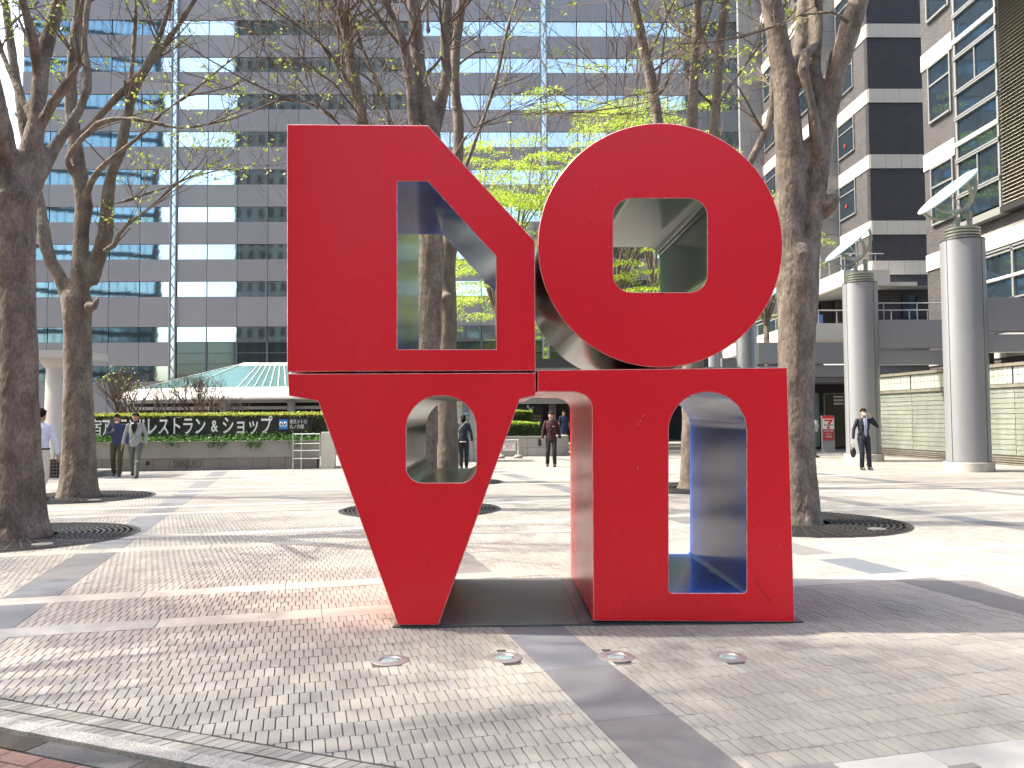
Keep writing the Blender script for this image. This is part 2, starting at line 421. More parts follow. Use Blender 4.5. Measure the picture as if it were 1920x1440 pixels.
# slabs: bands and strips
n_slab = 0
def slab(u0, u1, v0, v1, m, name, z=0.0):
    global n_slab
    c = uv2xy((u0+u1)/2, (v0+v1)/2)
    if not (inview(*c, 6)): return
    for gx, gy, r in GRATES:
        if (c[0]-gx)**2+(c[1]-gy)**2 < (r+.2)**2: break
    poly = [uv2xy(u0+.002, v0+.002), uv2xy(u1-.002, v0+.002), uv2xy(u1-.002, v1-.002), uv2xy(u0+.002, v1-.002)]
    if min(bside(*p) for p in poly) < 0:
        poly = clip(poly)
        if len(poly) < 3: return
    mb = MB(); prism_piece(mb, poly, -.03, z+rnd.uniform(-.001, .001), .002, tint_r(.02, .006))
    part(name, mb, m, plaza, tint=True)
for a, b in bands(5.0, 40):
    u = -16.0+rnd.uniform(0, 1)
    while u < 20:
        slab(u, u+1.2, a, b, M_band, 'stone_slab', .0005 if a > VN else 0); u += 1.2
    
for s0, s1 in sts+[(1.645+k*PU-.215, 1.645+k*PU+.215) for k in (-4, -3)]:
    segs = []; prev = 2.2
    for a, b in bands(5.0, 32)+[(32, 32)]:
        segs.append((prev, a)); prev = b
    for a, b in segs:
        n = max(1, round((b-a)/.95)); hh = (b-a)/n
        for i in range(n): slab(s0, s1, a+i*hh, a+(i+1)*hh, M_strip, 'dark_slab', .0005 if a > VN else 0)
# near right granite apron (v<3.2)
for k in range(-3, 9):
    for (va, vb_) in ((2.55, 3.2), (1.9, 2.55)):
        for (s0, s1) in ucells:
            n = 4; w = (s1-s0)/n
            if -1 < k < 1: 
                for i in range(n):
                    dk = (i == 2 and va < 2.6)
                    slab(s0+i*w, s0+(i+1)*w, va, vb_, M_strip if (i == 1 and va > 2.5 and False) else M_band, 'stone_slab')
# small dark inset tiles on the apron
for (pu, pv, wu, wv) in ((1500, 1436, .30, .12), (1800, 1434, .14, .05)):
    x, y = g(pu, pv); uu, vv = xy2uv(x, y); slab(uu-wu/2, uu+wu/2, vv-wv, vv, M_strip, 'dark_slab', .004)
# border rows
def brow(d0, d1, m, name, step, z, t0=-2.2, t1=3.2, skew=0.0, stuff=False, tnt=(0, 0, 0)):
    t = t0; mbx = MB(); k = 0
    while t < t1:
        poly = []
        for tt, dd in ((t+.002, -d1+.0015), (t+step-.002, -d1+.0015), (t+step-.002+skew, -d0-.0015), (t+.002+skew, -d0-.0015)):
            p = BP+BD*tt+BN*dd; poly.append((p.x, p.y))
        t += step
        c = (poly[0][0]+poly[2][0])/2, (poly[0][1]+poly[2][1])/2
        if not inview(*c, 6): continue
        tr = tuple(a+b for a, b in zip(tint_r(.03), tnt))
        if stuff: prism_piece(mbx, poly, -.03, z+rnd.uniform(-.001, .001), .002, tr)
        else:
            mo = MB(); prism_piece(mo, poly, -.03, z+rnd.uniform(-.001, .001), .003, tr); part(name, mo, m, plaza, tint=True)
    if stuff: part(name, mbx, m, plaza, kind='stuff', tint=True)
brow(.014, .115, M_paver, 'edge_bricks', .06, 0, stuff=True, skew=.03)
brow(.128, .212, M_paver, 'edge_bricks', .06, 0, stuff=True, skew=.03)

M_kerbg = tinted('kerb_granite', (.33, .315, .29), rough=.8, speck=.38, fscale=150, stain=.2)
M_kdark = tinted('kerb_dark', (.085, .08, .073), rough=.9, speck=.3, fscale=120, stain=.4)
brow(.218, .322, M_kerbg, 'kerb_stone', .95, .010)
brow(.336, .468, M_kdark, 'dark_kerb_stone', .6, -.006)
M_redpav = tinted('red_paver', (.26, .15, .12), rough=.9, speck=.22, fscale=160, stain=.25)
for r in range(6): brow(.476+r*.105, .576+r*.105, M_redpav, 'red_brick', .21, -.008, t0=-2.2-(r % 2)*.1)

# ================================================================== TREE GRATES, GROUND LIGHTS
M_iron = mat('cast_iron', (.035, .033, .032), .55, metal=.3, var=.3, scale=4, coords='World')
M_soil = mat('soil', (.07, .055, .035), .95, col2=(.06, .10, .03), scale=9, bump=.02, coords='World')
def grate(i, x, y, r, label):
    t = thing('tree_grate', label, 'tree grate', (x, y, 0), group='round iron grates round the tree trunks')
    mb = MB(); ri = .42
    mb.lathe([(ri, -.03), (ri, .004), (r, .004), (r, -.03)], 64); part('plate', mb, M_iron, t, world=False)
    mb = MB()
    for k in range(13):
        rr = ri+.05+k*(r-ri-.08)/12
        mb.lathe([(rr-.018, .004), (rr-.016, .014), (rr+.016, .014), (rr+.018, .004)], 64)
    for k in range(48):
        a = 2*PI*k/48; mw = Matrix.Rotation(a, 4, 'Z'); mb.box(ri+.02, -.008, .004, r-.02, .008, .017, mw=mw)
    part('slots', mb, M_iron, t, world=False, kind='stuff')
    mb = MB(); mb.lathe([(0, -.02), (.0, .02), (.25, .02), (ri-.02, .0), (ri-.005, -.02)], 32)
    part('soil', mb, M_soil, t, world=False, smooth=True)
    mb = MB(); mb.lathe([(r, -.02), (r, .006), (r+.05, .006), (r+.05, -.02)], 64); part('rim', mb, M_iron, t, world=False)
    mb = MB(); mb.lathe([(0, .021), (.12, .021), (.12, .01)], 24, c=(r*.52, -r*.58, 0)); part('access_cover', mb, M_steel, t, world=False)
gl = ['iron grate under the nearest trunk at the left edge', 'iron grate under the second trunk from the left, beside the white column',
      'large iron grate under the big forked tree right of the red sculpture', 'iron grate half hidden behind the lower left red block',
      'small far iron grate seen through the gap of the red sculpture', 'far iron grate behind the lower right red block']
for i, (x, y, r) in enumerate(GRATES): grate(i, x, y, r, gl[i])
M_lens = mat('lamp_lens', (.25, .33, .33), .15, spec=.8, var=.3, scale=20)
M_bez = mat('lamp_bezel', (.42, .40, .40), .35, metal=.6, var=.15, scale=30)
for i, (x, y) in enumerate(LIGHTS):
    t = thing('ground_light', 'round recessed uplight in the paving, ' + ('leftmost of the four, below the tapered block' , 'second from the left, just left of the dark strip', 'third from the left, just right of the dark strip', 'rightmost of the four, below the arched block')[i],
              'ground light', (x, y, 0), group='recessed uplights in front of the sculpture')
    mb = MB(); mb.lathe([(.118, -.03), (.118, .0015), (.112, .004), (.068, .006), (.064, .002), (.064, -.02)], 40); part('bezel', mb, M_bez, t, world=False, smooth=True, autos=30)
    mb = MB(); mb.lathe([(.064, -.002), (.05, .003), (.02, .005), (0, .005)], 32); part('lens', mb, M_lens, t, world=False, smooth=True)
    mb = MB()
    for k in range(4): a = k*PI/2+.4; mb.lathe([(.006, .004), (.006, .0065), (0, .0065)], 8, c=(.09*math.cos(a), .09*math.sin(a), 0))
    part('screws', mb, M_steel, t, world=False)

# ================================================================== OFFICE TOWER (far, left to centre)
YT = 80.0
M_span = mat('spandrel', (.25, .243, .248), .42, metal=.25, var=.04, scale=.4, coords='World')
vary(M_span, .07); vary(M_glassm, .16)
M_mull = mat('tower_mullion', (.12, .12, .15), .5, metal=.4)
tower = thing('office_tower', 'tall office tower with lilac grey spandrels and mirror glass window strips', 'office tower', (-10, YT, 0))
zf = [zat(389, v, YT) for v in (-102, -32, 38, 107, 177, 247, 318, 388, 458, 528, 613, 686)]
WH = 28/F*YT
bayx = [xat(u, YT) for u in (31, 85, 142, 200, 258, 315)]
seg2 = [xat(327.5+k*57.6, YT) for k in range(13)]
seg3 = [xat(1031+k*57.6, YT) for k in range(8)]
mb = MB(); mb.box(xat(30, YT), YT+.25, 0, seg3[-1]+6, YT+30, zf[0]+3); part('core', mb, M_mull, tower)
pane = {}; 
def bay(x0, x1):
    w = x1-x0; k = round(w, 2)
    if k not in pane:
        a = MB(); a.box(-w/2+.05, 0, -WH, w/2-.05, .06, 0); pane[k] = [a.mesh('window_pane', M_glassm), {}]
    for i, z in enumerate(zf):
        inst('window_pane', pane[k][0], tower, (x0+w/2+10, .12, z), (rnd.gauss(0, .0012), 0, rnd.gauss(0, .0016)))
        zt = z-WH; zb = (zf[i+1] if i+1 < len(zf) else 0)
        h = round(zt-zb, 2)
        if i+1 < len(zf) and i < 10 or x0 < xat(325, YT):
            if h not in pane[k][1]:
                a = MB(); a.box(-w/2+.02, 0, -h+.03, w/2-.02, .12, -.03); pane[k][1][h] = a.mesh('spandrel_panel', M_span)
            inst('spandrel_panel', pane[k][1][h], tower, (x0+w/2+10, 0, zt))
for a in (bayx, seg2, seg3):
    for x0, x1 in zip(a, a[1:]): bay(x0, x1)
# glazed lobby storeys below the last strip
mb = MB(); mb2 = MB()
zl = zf[10]-WH
mb.box(seg2[0], YT+.08, 0, seg3[-1], YT+.2, zl-.02)
for x in seg2+seg3: mb2.box(x-.08, YT-.05, 0, x+.08, YT+.06, zl)
for k in range(7): mb2.box(seg2[0], YT-.02, zl-1.05*k-.06, seg3[-1], YT+.07, zl-1.05*k)
part('lobby_glazing', mb, mat('lobby_glass', (.10, .13, .13), .05, metal=.8), tower); part('lobby_frame', mb2, M_mull, tower)
for xs_ in ((bayx[-1], seg2[0]), (seg2[-1], seg3[0])):
    mb = MB(); mb.box(xs_[0]+.1, YT+.02, 0, xs_[1]-.1, YT+.15, zf[0]+2); part('shaft_glass', mb, M_glassm, tower)
    mb = MB(); w = xs_[1]-xs_[0]
    for x in (xs_[0]+.05, xs_[1]-.05): mb.box(x-.05, YT-.15, 0, x+.05, YT+.05, zf[0]+2)
    z = 0; k = 0
    while z < zf[0]:
        mb.tube([(xs_[0]+.05, YT-.08, z), (xs_[1]-.05, YT-.08, z+1.0)] if k % 2 else [(xs_[1]-.05, YT-.08, z), (xs_[0]+.05, YT-.08, z+1.0)], .03, 4); z += 1.0; k += 1
    part('shaft_truss', mb, M_grey, tower)

# ---- buildings on the other side of the plaza, seen in the tower's glass
def slab_building(name, label, x0, x1, yf, depth, h, wallm, winm, pitch_x, win_w, floor, win_h, rot=0, diag=False):
    t = thing(name, label, 'office building', ((x0+x1)/2, yf, 0), rotz=rot)
    w = (x1-x0)/2; mb = MB(); mb.box(-w, -depth, 0, w, 0, h); part('wall', mb, wallm, t, world=False)
    mb = MB(); z = 4
    while z+win_h < h:
        x = -w+.6
        while x+win_w < w:
            mb.box(x, -.1, z, x+win_w, .12, z+win_h); x += pitch_x
        z += floor
    part('windows', mb, winm, t, world=False, kind='stuff'); return t
M_bwall = mat('back_concrete', (.12, .125, .13), .8, var=.15, scale=.3)
M_bglass = mat('back_glass', (.42, .54, .60), .06, metal=.9, var=.1, scale=.2)
M_stoneW = mat('side_facade', (.20, .20, .20), .6, var=.05, scale=.3)
slab_building('office_building', 'broad concrete office block with narrow upright window slots across the plaza', -69, -21, -60, 30, 150, M_bwall, M_dark, 3.0, 1.2, 4.0, 2.6)
slab_building('office_building', 'blue glass office block standing askew across the plaza', -168, -84, -42, 40, 170, M_black, M_bglass, 2.1, 1.9, 5.2, 3.9, rot=R_(-24))
slab_building('office_building', 'pale low office block across the plaza', -12, 40, -75, 20, 30, M_bwall, M_bglass, 4.0, 3.0, 4.0, 2.2)
slab_building('office_building', 'grey tower across the plaza at the right', 44, 90, -70, 30, 110, M_bwall, M_dark, 3.2, 2.2, 4.0, 2.2)

# ================================================================== RIGHT: BRICK OFFICE COMPLEX
M_brickF = brick_mat('shaded_brick', (.040, .036, .040), (.028, .025, .030), (.012, .011, .013), .30, .085, .010, map_rot=(R_(90), 0, 0), rough=.55, bump=.006, bias=0)  # front copy of the brick, shade of the unlit face put into its colour
M_brickS = brick_mat('sunlit_brick', (.11, .10, .104), (.075, .07, .073), (.028, .026, .026), .30, .085, .012, map_rot=(R_(90), R_(0), R_(0)), rough=.6, bump=.006)  # same brick for side faces, coloured lighter as if sunlit
# side faces: swap axes so that courses run along Y
for nm in ('sunlit_brick',):
    nt = MATS[nm].node_tree
    mp = [n for n in nt.nodes if n.type == 'MAPPING'][0]; geo = [n for n in nt.nodes if n.type == 'NEW_GEOMETRY'][0]
    sx = nt.nodes.new('ShaderNodeSeparateXYZ'); cx_ = nt.nodes.new('ShaderNodeCombineXYZ')
    nt.links.new(geo.outputs['Position'], sx.inputs[0]); nt.links.new(sx.outputs['Y'], cx_.inputs['X']); nt.links.new(sx.outputs['Z'], cx_.inputs['Y'])
    mp.inputs['Rotation'].default_value = (0, 0, 0); nt.links.new(cx_.outputs[0], mp.inputs[0])
nt = MATS['shaded_brick'].node_tree
mp = [n for n in nt.nodes if n.type == 'MAPPING'][0]; geo = [n for n in nt.nodes if n.type == 'NEW_GEOMETRY'][0]
sx = nt.nodes.new('ShaderNodeSeparateXYZ'); cx_ = nt.nodes.new('ShaderNodeCombineXYZ')
nt.links.new(geo.outputs['Position'], sx.inputs[0]); nt.links.new(sx.outputs['X'], cx_.inputs['X']); nt.links.new(sx.outputs['Z'], cx_.inputs['Y'])
mp.inputs['Rotation'].default_value = (0, 0, 0); nt.links.new(cx_.outputs[0], mp.inputs[0])
M_stone = mat('cream_stone', (.50, .475, .42), .6, var=.05, scale=.8, coords='World', fine=.04, fscale=60)
M_panel = mat('grey_cladding', (.25, .257, .268), .5, var=.05, scale=.6, coords='World')
M_frame = mat('window_frame', (.30, .31, .31), .4, metal=.4)
M_frameW = mat('white_frame', (.75, .75, .73), .5)
M_wglass = mat('window_glass', (.10, .15, .20), .03, metal=.85, bump=.003, bscale=.5, var=.1, scale=1)
wingA = thing('brick_office_block', 'brick office block with cream stone bands stepping back behind the tree', 'office building', (22, 48, 0))
YA = 48.0; XA = xat(1643, YA); XA2 = xat(1756, YA)+3; ZTOP = 40
YA2 = XA/((1588-960)/F+.0227); XC = YA2*((1549-960)/F+.0227); YC = XC/((1443-960)/F+.0227); XD = YC*((1400-960)/F+.0227)
def facebox(mb, axis, c, a0, a1, z0, z1, t=.3):
    """axis 'F': face at y=c spanning x a0..a1 ; 'S': face at x=c spanning y a0..a1 ; solid goes away from the viewer"""
    if axis == 'F': mb.box(a0, c, z0, a1, c+t, z1)
    else: mb.box(c, a0, z0, c+t, a1, z1)
def stone_band(root, axis, c, a0, a1, z0, z1, unit=1.0, proud=.05):
    n = max(1, round((a1-a0)/unit)); w = (a1-a0)/n
    for i in range(n):
        mb = MB(); p, q = a0+i*w+.008, a0+(i+1)*w-.008
        if axis == 'F': mb.box(p, c-proud, z0, q, c+.05, z1)
        else: mb.box(c-proud, p, z0, c+.05, q, z1)
        part('stone_panel', mb, M_stone, root)
def window(root, axis, c, a0, a1, z0, z1, trans=(), mull=(), frame=M_frame, inset=.06, fw=.08, wf=None):
    mb = MB()
    def bx(p, q, za, zb, d0, d1):
        if axis == 'F': mb.box(p, c-d0, za, q, c+d1, zb)
        else: mb.box(c-d0, p, za, c+d1, q, zb)
    bx(a0-fw, a0, z0-fw, z1+fw, .08, .1); bx(a1, a1+fw, z0-fw, z1+fw, .08, .1); bx(a0, a1, z1, z1+fw, .08, .1); bx(a0, a1, z0-fw, z0, .12, .1)
    for t in trans: bx(a0, a1, z0+(z1-z0)*t-.035, z0+(z1-z0)*t+.035, .07, .08)
    for t in mull: bx(a0+(a1-a0)*t-.03, a0+(a1-a0)*t+.03, z0, z1, .065, .08)
    f = part('window', mb, frame, root)
    mb = MB(); bx(a0, a1, z0, z1, .015, .02); part('pane', mb, M_wglass, f)
# walls
mb = MB(); facebox(mb, 'F', YA, XA, XA2, 5.6, ZTOP, .4); part('front_wall', mb, M_brickF, wingA)
mb = MB(); facebox(mb, 'S', XA, YA+.4, YA2, 5.6, ZTOP, .4); part('side_wall', mb, M_brickS, wingA)
mb = MB(); facebox(mb, 'S', XC, YA2+.4, YC, 5.6, ZTOP+6, .4); part('side_wall', mb, M_brickS, wingA)
BZ = [24.55+3.82*k for k in (3, 2, 1, 0, -1, -2, -3)]   # band tops
zt = [zat(1631, v, YA) for v in (45, 167, 290, 414, 489)]
per = (zt[0]-zt[3])/3
btops = [zt[0]+per*3, zt[0]+per*2, zt[0]+per, zt[0], zt[1], zt[2], zt[3], zt[4]]
for z in btops:
    stone_band(wingA, 'F', YA, XA, XA2, z-.82, z)
    stone_band(wingA, 'S', XA, YA, YA2, z-.82, z)
    stone_band(wingA, 'S', XC, YA2, YC, z-.82, z, unit=1.6)
for z in btops[1:-1]:
    window(wingA, 'S', XA, YA+2.0, YA2-.25, z-.82-2.15, z-.90, trans=(.72,), mull=())
    for k in range(3): window(wingA, 'S', XC, YA2+1.0+k*3.4, YA2+3.3+k*3.4, z-.82-2.15, z-.90, trans=(.72,))
# grey cladding piers, panel by panel
def clad(root, c, a0, a1, z0, z1, ph, nx=1, g_=.02):
    n = round((z1-z0)/ph); w = (a1-a0)/nx
    for i in range(n):
        for k in range(nx):
            mb = MB(); mb.box(a0+k*w+g_/2, c, z0+i*ph+g_/2, a0+(k+1)*w-g_/2, c+.3, z0+(i+1)*ph-g_/2); part('cladding_panel', mb, M_panel, root)
mb = MB(); mb.box(XC+.02, YA2+.1, 5.6, XA-.02, YA2+.38, ZTOP); part('backing', mb, M_dark, wingA)
clad(wingA, YA2, XC, XA, 10.4, ZTOP, .955)
clad(wingA, YC, XD, XC, 7, ZTOP+6, 1.2, 2)
mb = MB(); mb.box(XD, YC+.1, 0, XC-.02, YC+.38, ZTOP+6); part('backing', mb, M_panel, wingA)
mb = MB(); mb.box(XD+.02, YC+.4, 0, XD+.4, YC+16, ZTOP+6); part('backing', mb, M_glassm, wingA)
# small red triangles on fire-access windows
M_tri = mat('red_sticker', (.7, .03, .03), .5)
for (u, v) in ((1600, 275), (1601, 388)):
    p = at(u, v, YA2-1.2); mb = MB(); x = XA-.09; mb.add([(x, p.y-.12, p.z+.12), (x, p.y+.12, p.z+.12), (x, p.y, p.z-.12), (x+.02, p.y-.12, p.z+.12), (x+.02, p.y+.12, p.z+.12), (x+.02, p.y, p.z-.12)], [(0, 1, 2), (5, 4, 3), (0, 3, 4, 1), (1, 4, 5, 2), (2, 5, 3, 0)]); part('access_mark', mb, M_tri, wingA)
# terraces
XT = xat(1588, 46.5); YTB = 62.0
zp1, zp0 = zat(1588, 506, 46.5), zat(1588, 534, 46.5)
zq1, zq0 = zat(1560, 606, 46.5), zat(1560, 636, 46.5)
XT2 = xat(1500, 46.5)
terr = MB()
terr.box(XT, 46.5, zp0, XA+.3, 46.75, zp1); terr.box(XT, 46.75, zp0, XT+.25, YTB, zp1); terr.box(XT+.25, 46.75, zp0-.02, XA+2, YTB, zp0+.2)
part('upper_parapet', terr, M_stone, wingA)
mb = MB(); mb.box(XT+.25, 46.8, zp0-.06, XA+6, YTB, zp0-.03); part('soffit', mb, M_panel, wingA)
mb = MB(); mb.box(XT2, 46.5, zq0, XA2+4, 46.75, zq1); mb.box(XT2, 46.75, zq0, XT2+.25, 64, zq1); mb.box(XT2+.25, 46.75, zq0, XA2+4, 64, zq0+.15); part('lower_parapet', mb, M_stone, wingA)
mb = MB()
for k in range(9):
    y = 47+k*1.75; mb.tube([(XT+.12, y, zp1), (XT+.12, y, zp1+.95)], .025, 6)
mb.tube([(XT+.12, 46.6, zp1+.95), (XT+.12, YTB, zp1+.95)], .03, 6); mb.tube([(XT+.12, 46.6, zp1+.95), (XA, 46.6, zp1+.95)], .03, 6)
for k in range(3): mb.tube([(XT+.12+k*.9, 46.6, zp1), (XT+.12+k*.9, 46.6, zp1+.95)], .025, 6)
part('railing', mb, M_grey, wingA)
mb = MB()
for k in range(12): x = XT2+.2+k*1.05; mb.tube([(x, 46.62, zq1), (x, 46.62, zq1+.75)], .03, 6)
mb.tube([(XT2+.1, 46.62, zq1+.75), (XA2+3, 46.62, zq1+.75)], .035, 6)
for k in range(10): y = 47+k*1.75; mb.tube([(XT2+.12, y, zq1), (XT2+.12, y, zq1+.75)], .03, 6)
mb.tube([(XT2+.12, 46.6, zq1+.75), (XT2+.12, 64, zq1+.75)], .035, 6)
part('railing', mb, M_grey, wingA)
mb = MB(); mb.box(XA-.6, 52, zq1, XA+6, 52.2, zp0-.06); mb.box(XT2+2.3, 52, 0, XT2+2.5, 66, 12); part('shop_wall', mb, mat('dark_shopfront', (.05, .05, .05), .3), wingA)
for k in range(4):
    window(wingA, 'S', XT2+2.25, 53+k*2.8, 55.3+k*2.8, zq1-.3, zq1+1.7, frame=M_frame)
window(wingA, 'F', YA, xat(1700, YA), xat(1725, YA), zat(1700, 600, YA), zat(1700, 555, YA), frame=M_black)
M_curt = mat('blue_banner', (.10, .16, .42), .7)
mb = MB()
for k in range(3): mb.box(xat(1524, 47.3)+k*.28, 47.3, zq1, xat(1524, 47.3)+.16+k*.28, 47.34, zq1+.6)
part('banner', mb, M_curt, wingA)

# wing B: nearer side face at the right edge
XB = 17.35; YB1 = XB/((1755-960)/F+.0227)
wingB = thing('brick_office_wing', 'grey brick office wing with glazed bay and louvres at the right edge', 'office building', (XB, 28, 0))
mb = MB(); facebox(mb, 'S', XB, 14, YB1, 0, 34, .5); part('side_wall', mb, M_brickS, wingB)
mb = MB(); mb.box(XB+.5, YB1-.3, 0, XB+12, YB1, 34); part('end_wall', mb, M_brickF, wingB)
b1 = zat(1745, 107, YB1); perB = b1-zat(1745, 293, YB1)
def yb(u, X=None):
    u += 11
    return (X or XB)/((u-960)/F+.0227)
for k in (3, 2, 1, 0, -1):
    z = b1+k*perB; stone_band(wingB, 'S', XB, yb(1806), YB1, z-.66, z, unit=1.0)
stone_band(wingB, 'S', XB, 14, YB1, b1-2*perB-.62, b1-2*perB+.02, unit=1.0)
stone_band(wingB, 'S', XB, 14, YB1, zat(1860, 672, 28), zat(1860, 655, 28), unit=1.2)
for k in (3, 2, 1, 0, -1):
    z = b1+k*perB; window(wingB, 'S', XB, yb(1800), yb(1760), z-.66-2.25, z-.74, trans=(.66,), frame=M_frame, wf=M_frameW)
# glazed bay
XG = XB-.35; zb0 = zat(1822, 416, 29.2); ya, yb_ = yb(1891, XG), yb(1806, XG)
mb = MB(); mb.box(XG, ya, zb0-.25, XB, yb_, zb0); mb.box(XG, ya, zb0, XG+.1, ya+.1, 34); mb.box(XG, yb_-.12, zb0, XG+.1, yb_, 34); mb.box(XG+.1, yb_-.06, zb0, XB, yb_, 34)
bayf = part('bay_frame', mb, M_frame, wingB)
ym = (ya+yb_)/2; z = zb0; k = 0
hs = [.95, 1.3, .62, .95]
while z < 32:
    h = hs[k % 4]
    mb = MB(); mb.box(XG+.05, ya+.1, z+.09, XG+.07, yb_-.12, z+h-.06); part('pane', mb, M_wglass, wingB)
    mb = MB(); mb.box(XG-.04, ya, z+h-.06, XG+.06, yb_, z+h); mb.box(XG-.04, ya, z+h+.03, XG+.06, yb_, z+h+.09)
    if k % 4 == 1: mb.box(XG+.0, ym-.03, z+.09, XG+.05, ym+.03, z+h-.06)
    part('transom', mb, M_frameW if k % 4 in (2,) else M_frame, wingB)
    z += h; k += 1
# louvres
mb = MB(); z = zb0
while z < 30:
    mb.add([(XG-.02, 14, z), (XG-.02, ya-.05, z), (XG+.06, ya-.05, z+.065), (XG+.06, 14, z+.065)], [(0, 1, 2, 3), (3, 2, 1, 0)]); z += .125
part('louvre_slats', mb, mat('louvre_metal', (.50, .48, .40), .5, metal=.1), wingB, kind='stuff')
mb = MB(); mb.box(XG+.08, 14, zb0-.05, XB, ya, 32); mb.box(XG-.05, 14, zb0-.25, XB, ya, zb0-.05); part('louvre_box', mb, M_black, wingB)
# lower strip window
zw1 = b1-2*perB-.72; zw0 = 4.2
mb = MB(); mb.box(XB-.05, 14, zw0, XB-.02, yb(1846), zw1); part('pane', mb, M_wglass, wingB)
mb = MB()
for z in (zw1, zw1-.12, zw0+1.1, zw0+1.22): mb.box(XB-.12, 14, z-.04, XB-.02, yb(1846), z+.02)
for u in (1846, 1915): mb.box(XB-.12, yb(u)-.05, zw0, XB-.02, yb(u)+.05, zw1)
part('strip_frame', mb, M_frame, wingB)
mb = MB(); mb.tube([(XB-.1, 20, zw0+1.95), (XB-.1, yb(1846), zw0+1.95)], .06, 8); part('handrail', mb, M_frameW, wingB)

# ================================================================== COLUMNS, WALKWAY BEAMS
M_colm = mat('column_cladding', (.26, .267, .285), .38, metal=.3, var=.03, scale=.7, coords='World')
M_gran = mat('granite_base', (.42, .39, .37), .8, var=.1, scale=6, fine=.2, fscale=70)
M_disc = mat('reflector_glass', (.55, .80, .80), .12, spec=.8, var=.05, scale=3)
M_olive = mat('olive_metal', (.36, .37, .31), .4, metal=.2)
def big_column(x, y, h, label, dish=True, r=.555):
    t = thing('light_column', label, 'column', (x, y, 0), group='round grey columns with reflector dishes')
    mb = MB(); mb.lathe([(r+.07, 0), (r+.07, .24), (r+.06, .25), (r, .25)], 48); part('base', mb, M_gran, t, world=False, smooth=True, autos=30)
    mb = MB(); mb.lathe([(r, .265), (r, h)], 64); part('shaft', mb, M_colm, t, world=False, smooth=True, autos=30)
    mb = MB()
    for a in (-2.85, -1.15, .6, 2.2):
        mw = Matrix.Rotation(a, 4, 'Z'); mb.box(r-.01, -.010, .27, r+.003, .010, h-.01, mw=mw)
    mb.lathe([(r+.004, .25), (r+.004, .265)], 48); mb.lathe([(r+.006, h-.02), (r+.006, h+.01), (0, h+.01)], 48)
    part('seams', mb, M_black, t, world=False)
    mb = MB(); z = h+.01
    for k in range(4): mb.lathe([(r*.72, z), (r*.82, z+.01), (r*.82, z+.06), (r*.72, z+.07)], 40); z += .085
    mb.lathe([(r*.7, h), (r*.7, z), (0, z)], 40)
    part('cap_rings', mb, M_olive, t, world=False, smooth=True, autos=30)
    if not dish: return t
    n = Vector((-.64, .0, .76)).normalized(); t1 = Vector((.76, 0, .64)); t1 = (t1-n*t1.dot(n)).normalized(); t2 = n.cross(t1)
    c = Vector((-.38, 0, z+1.02)); RD = .90
    mb = MB(); ms = Matrix((t1, t2, n)).transposed().to_4x4(); ms.translation = c
    tmp = MB(); tmp.lathe([(0, -.015), (RD-.03, -.03), (RD, -.025), (RD, .015), (RD-.03, .025), (RD-.05, .012), (0, .008)], 48)
    tmp.v = [tuple(ms@Vector(p)) for p in tmp.v]; part('reflector', tmp, M_disc, t, world=False, smooth=True, autos=30)
    for ax in (t1, t2):
        mb = MB(); side = n.cross(ax); A = []
        for i in range(25):
            th = PI*i/24; o = c+ax*math.cos(th)*RD-n*math.sin(th)*(.66)
            nn = (ax*math.cos(th)/RD-n*math.sin(th)/.66).normalized(); w = .035+.045*math.sin(th); d = .025
            A.append([o+side*w+nn*d, o-side*w+nn*d, o-side*w-nn*d, o+side*w-nn*d])
        vs = [tuple(p) for q in A for p in q]; fs = [(i*4+j, i*4+(j+1) % 4, (i+1)*4+(j+1) % 4, (i+1)*4+j) for i in range(24) for j in range(4)]+[(0, 1, 2, 3), (99, 98, 97, 96)]
        mb.add(vs, fs); part('arm', mb, M_olive, t, world=False, smooth=True, autos=40)
    mb = MB(); mb.tube([c, c-n*.66], .014, 6); mb.tube([c+n*.02, c+n*.12], .02, 6); mb.tube([c+t1*-RD+n*.06, c+n*.12, c+t1*RD+n*.06], .006, 5); part('rod', mb, M_steel, t, world=False)
    for dx in (-.13, .22):
        mb = MB(); mb.tube([(dx, 0, z-.02), (dx, 0, c.z-.62+(.08 if dx > 0 else -.1))], .075, 14); part('pipe', mb, M_olive, t, world=False, smooth=True, autos=40)
    return t
colp = [(1819, 885), (1617, 865)]
CX1 = xat(1814, 22.3), 22.3; CX2 = xat(1618, 27.6), 27.6
big_column(*CX1, zat(1805, 452, 22.3), 'grey round column with tilted reflector dish, nearest one at the right')
big_column(*CX2, zat(1610, 532, 27.6), 'grey round column with tilted reflector dish standing behind the man in the suit')
CY3 = 35.5; CX3 = (xat(1490, CY3), CY3); big_column(*CX3, 5.9, 'grey round column hidden mostly by the big forked tree right of the sculpture')
big_column(xat(1402, 44.5), 44.5, zat(1402, 612, 44.5), 'far grey round column just left of the big forked tree', dish=False)
big_column(xat(1341, 54), 54, zat(1341, 650, 54)+1, 'farthest grey round column beside the disc of the red sculpture', dish=False)
bt1, bt0, bt3, bt2 = 4.72, 3.80, 3.72, 3.24
beam = thing('walkway_beams', 'grey metal walkway fascia running between the round columns and the brick wing', 'walkway', (15, 24, 0))
for (x0, x1, y) in ((CX1[0]+.3, XB, 22.3), (CX2[0]+.3, XB-.4, 27.6), (xat(1422, 35.5), CX3[0]+7, 35.5), (xat(1356, 44.5), xat(1383, 44.5)+1, 44.7)):
    mb = MB(); mb.box(x0, y-.2, bt0, x1, y+.2, bt1); part('beam', mb, M_colm, beam)
    mb = MB(); mb.box(x0+.05, y-.12, bt2, x1, y+.25, bt3); part('lower_beam', mb, M_colm, beam)
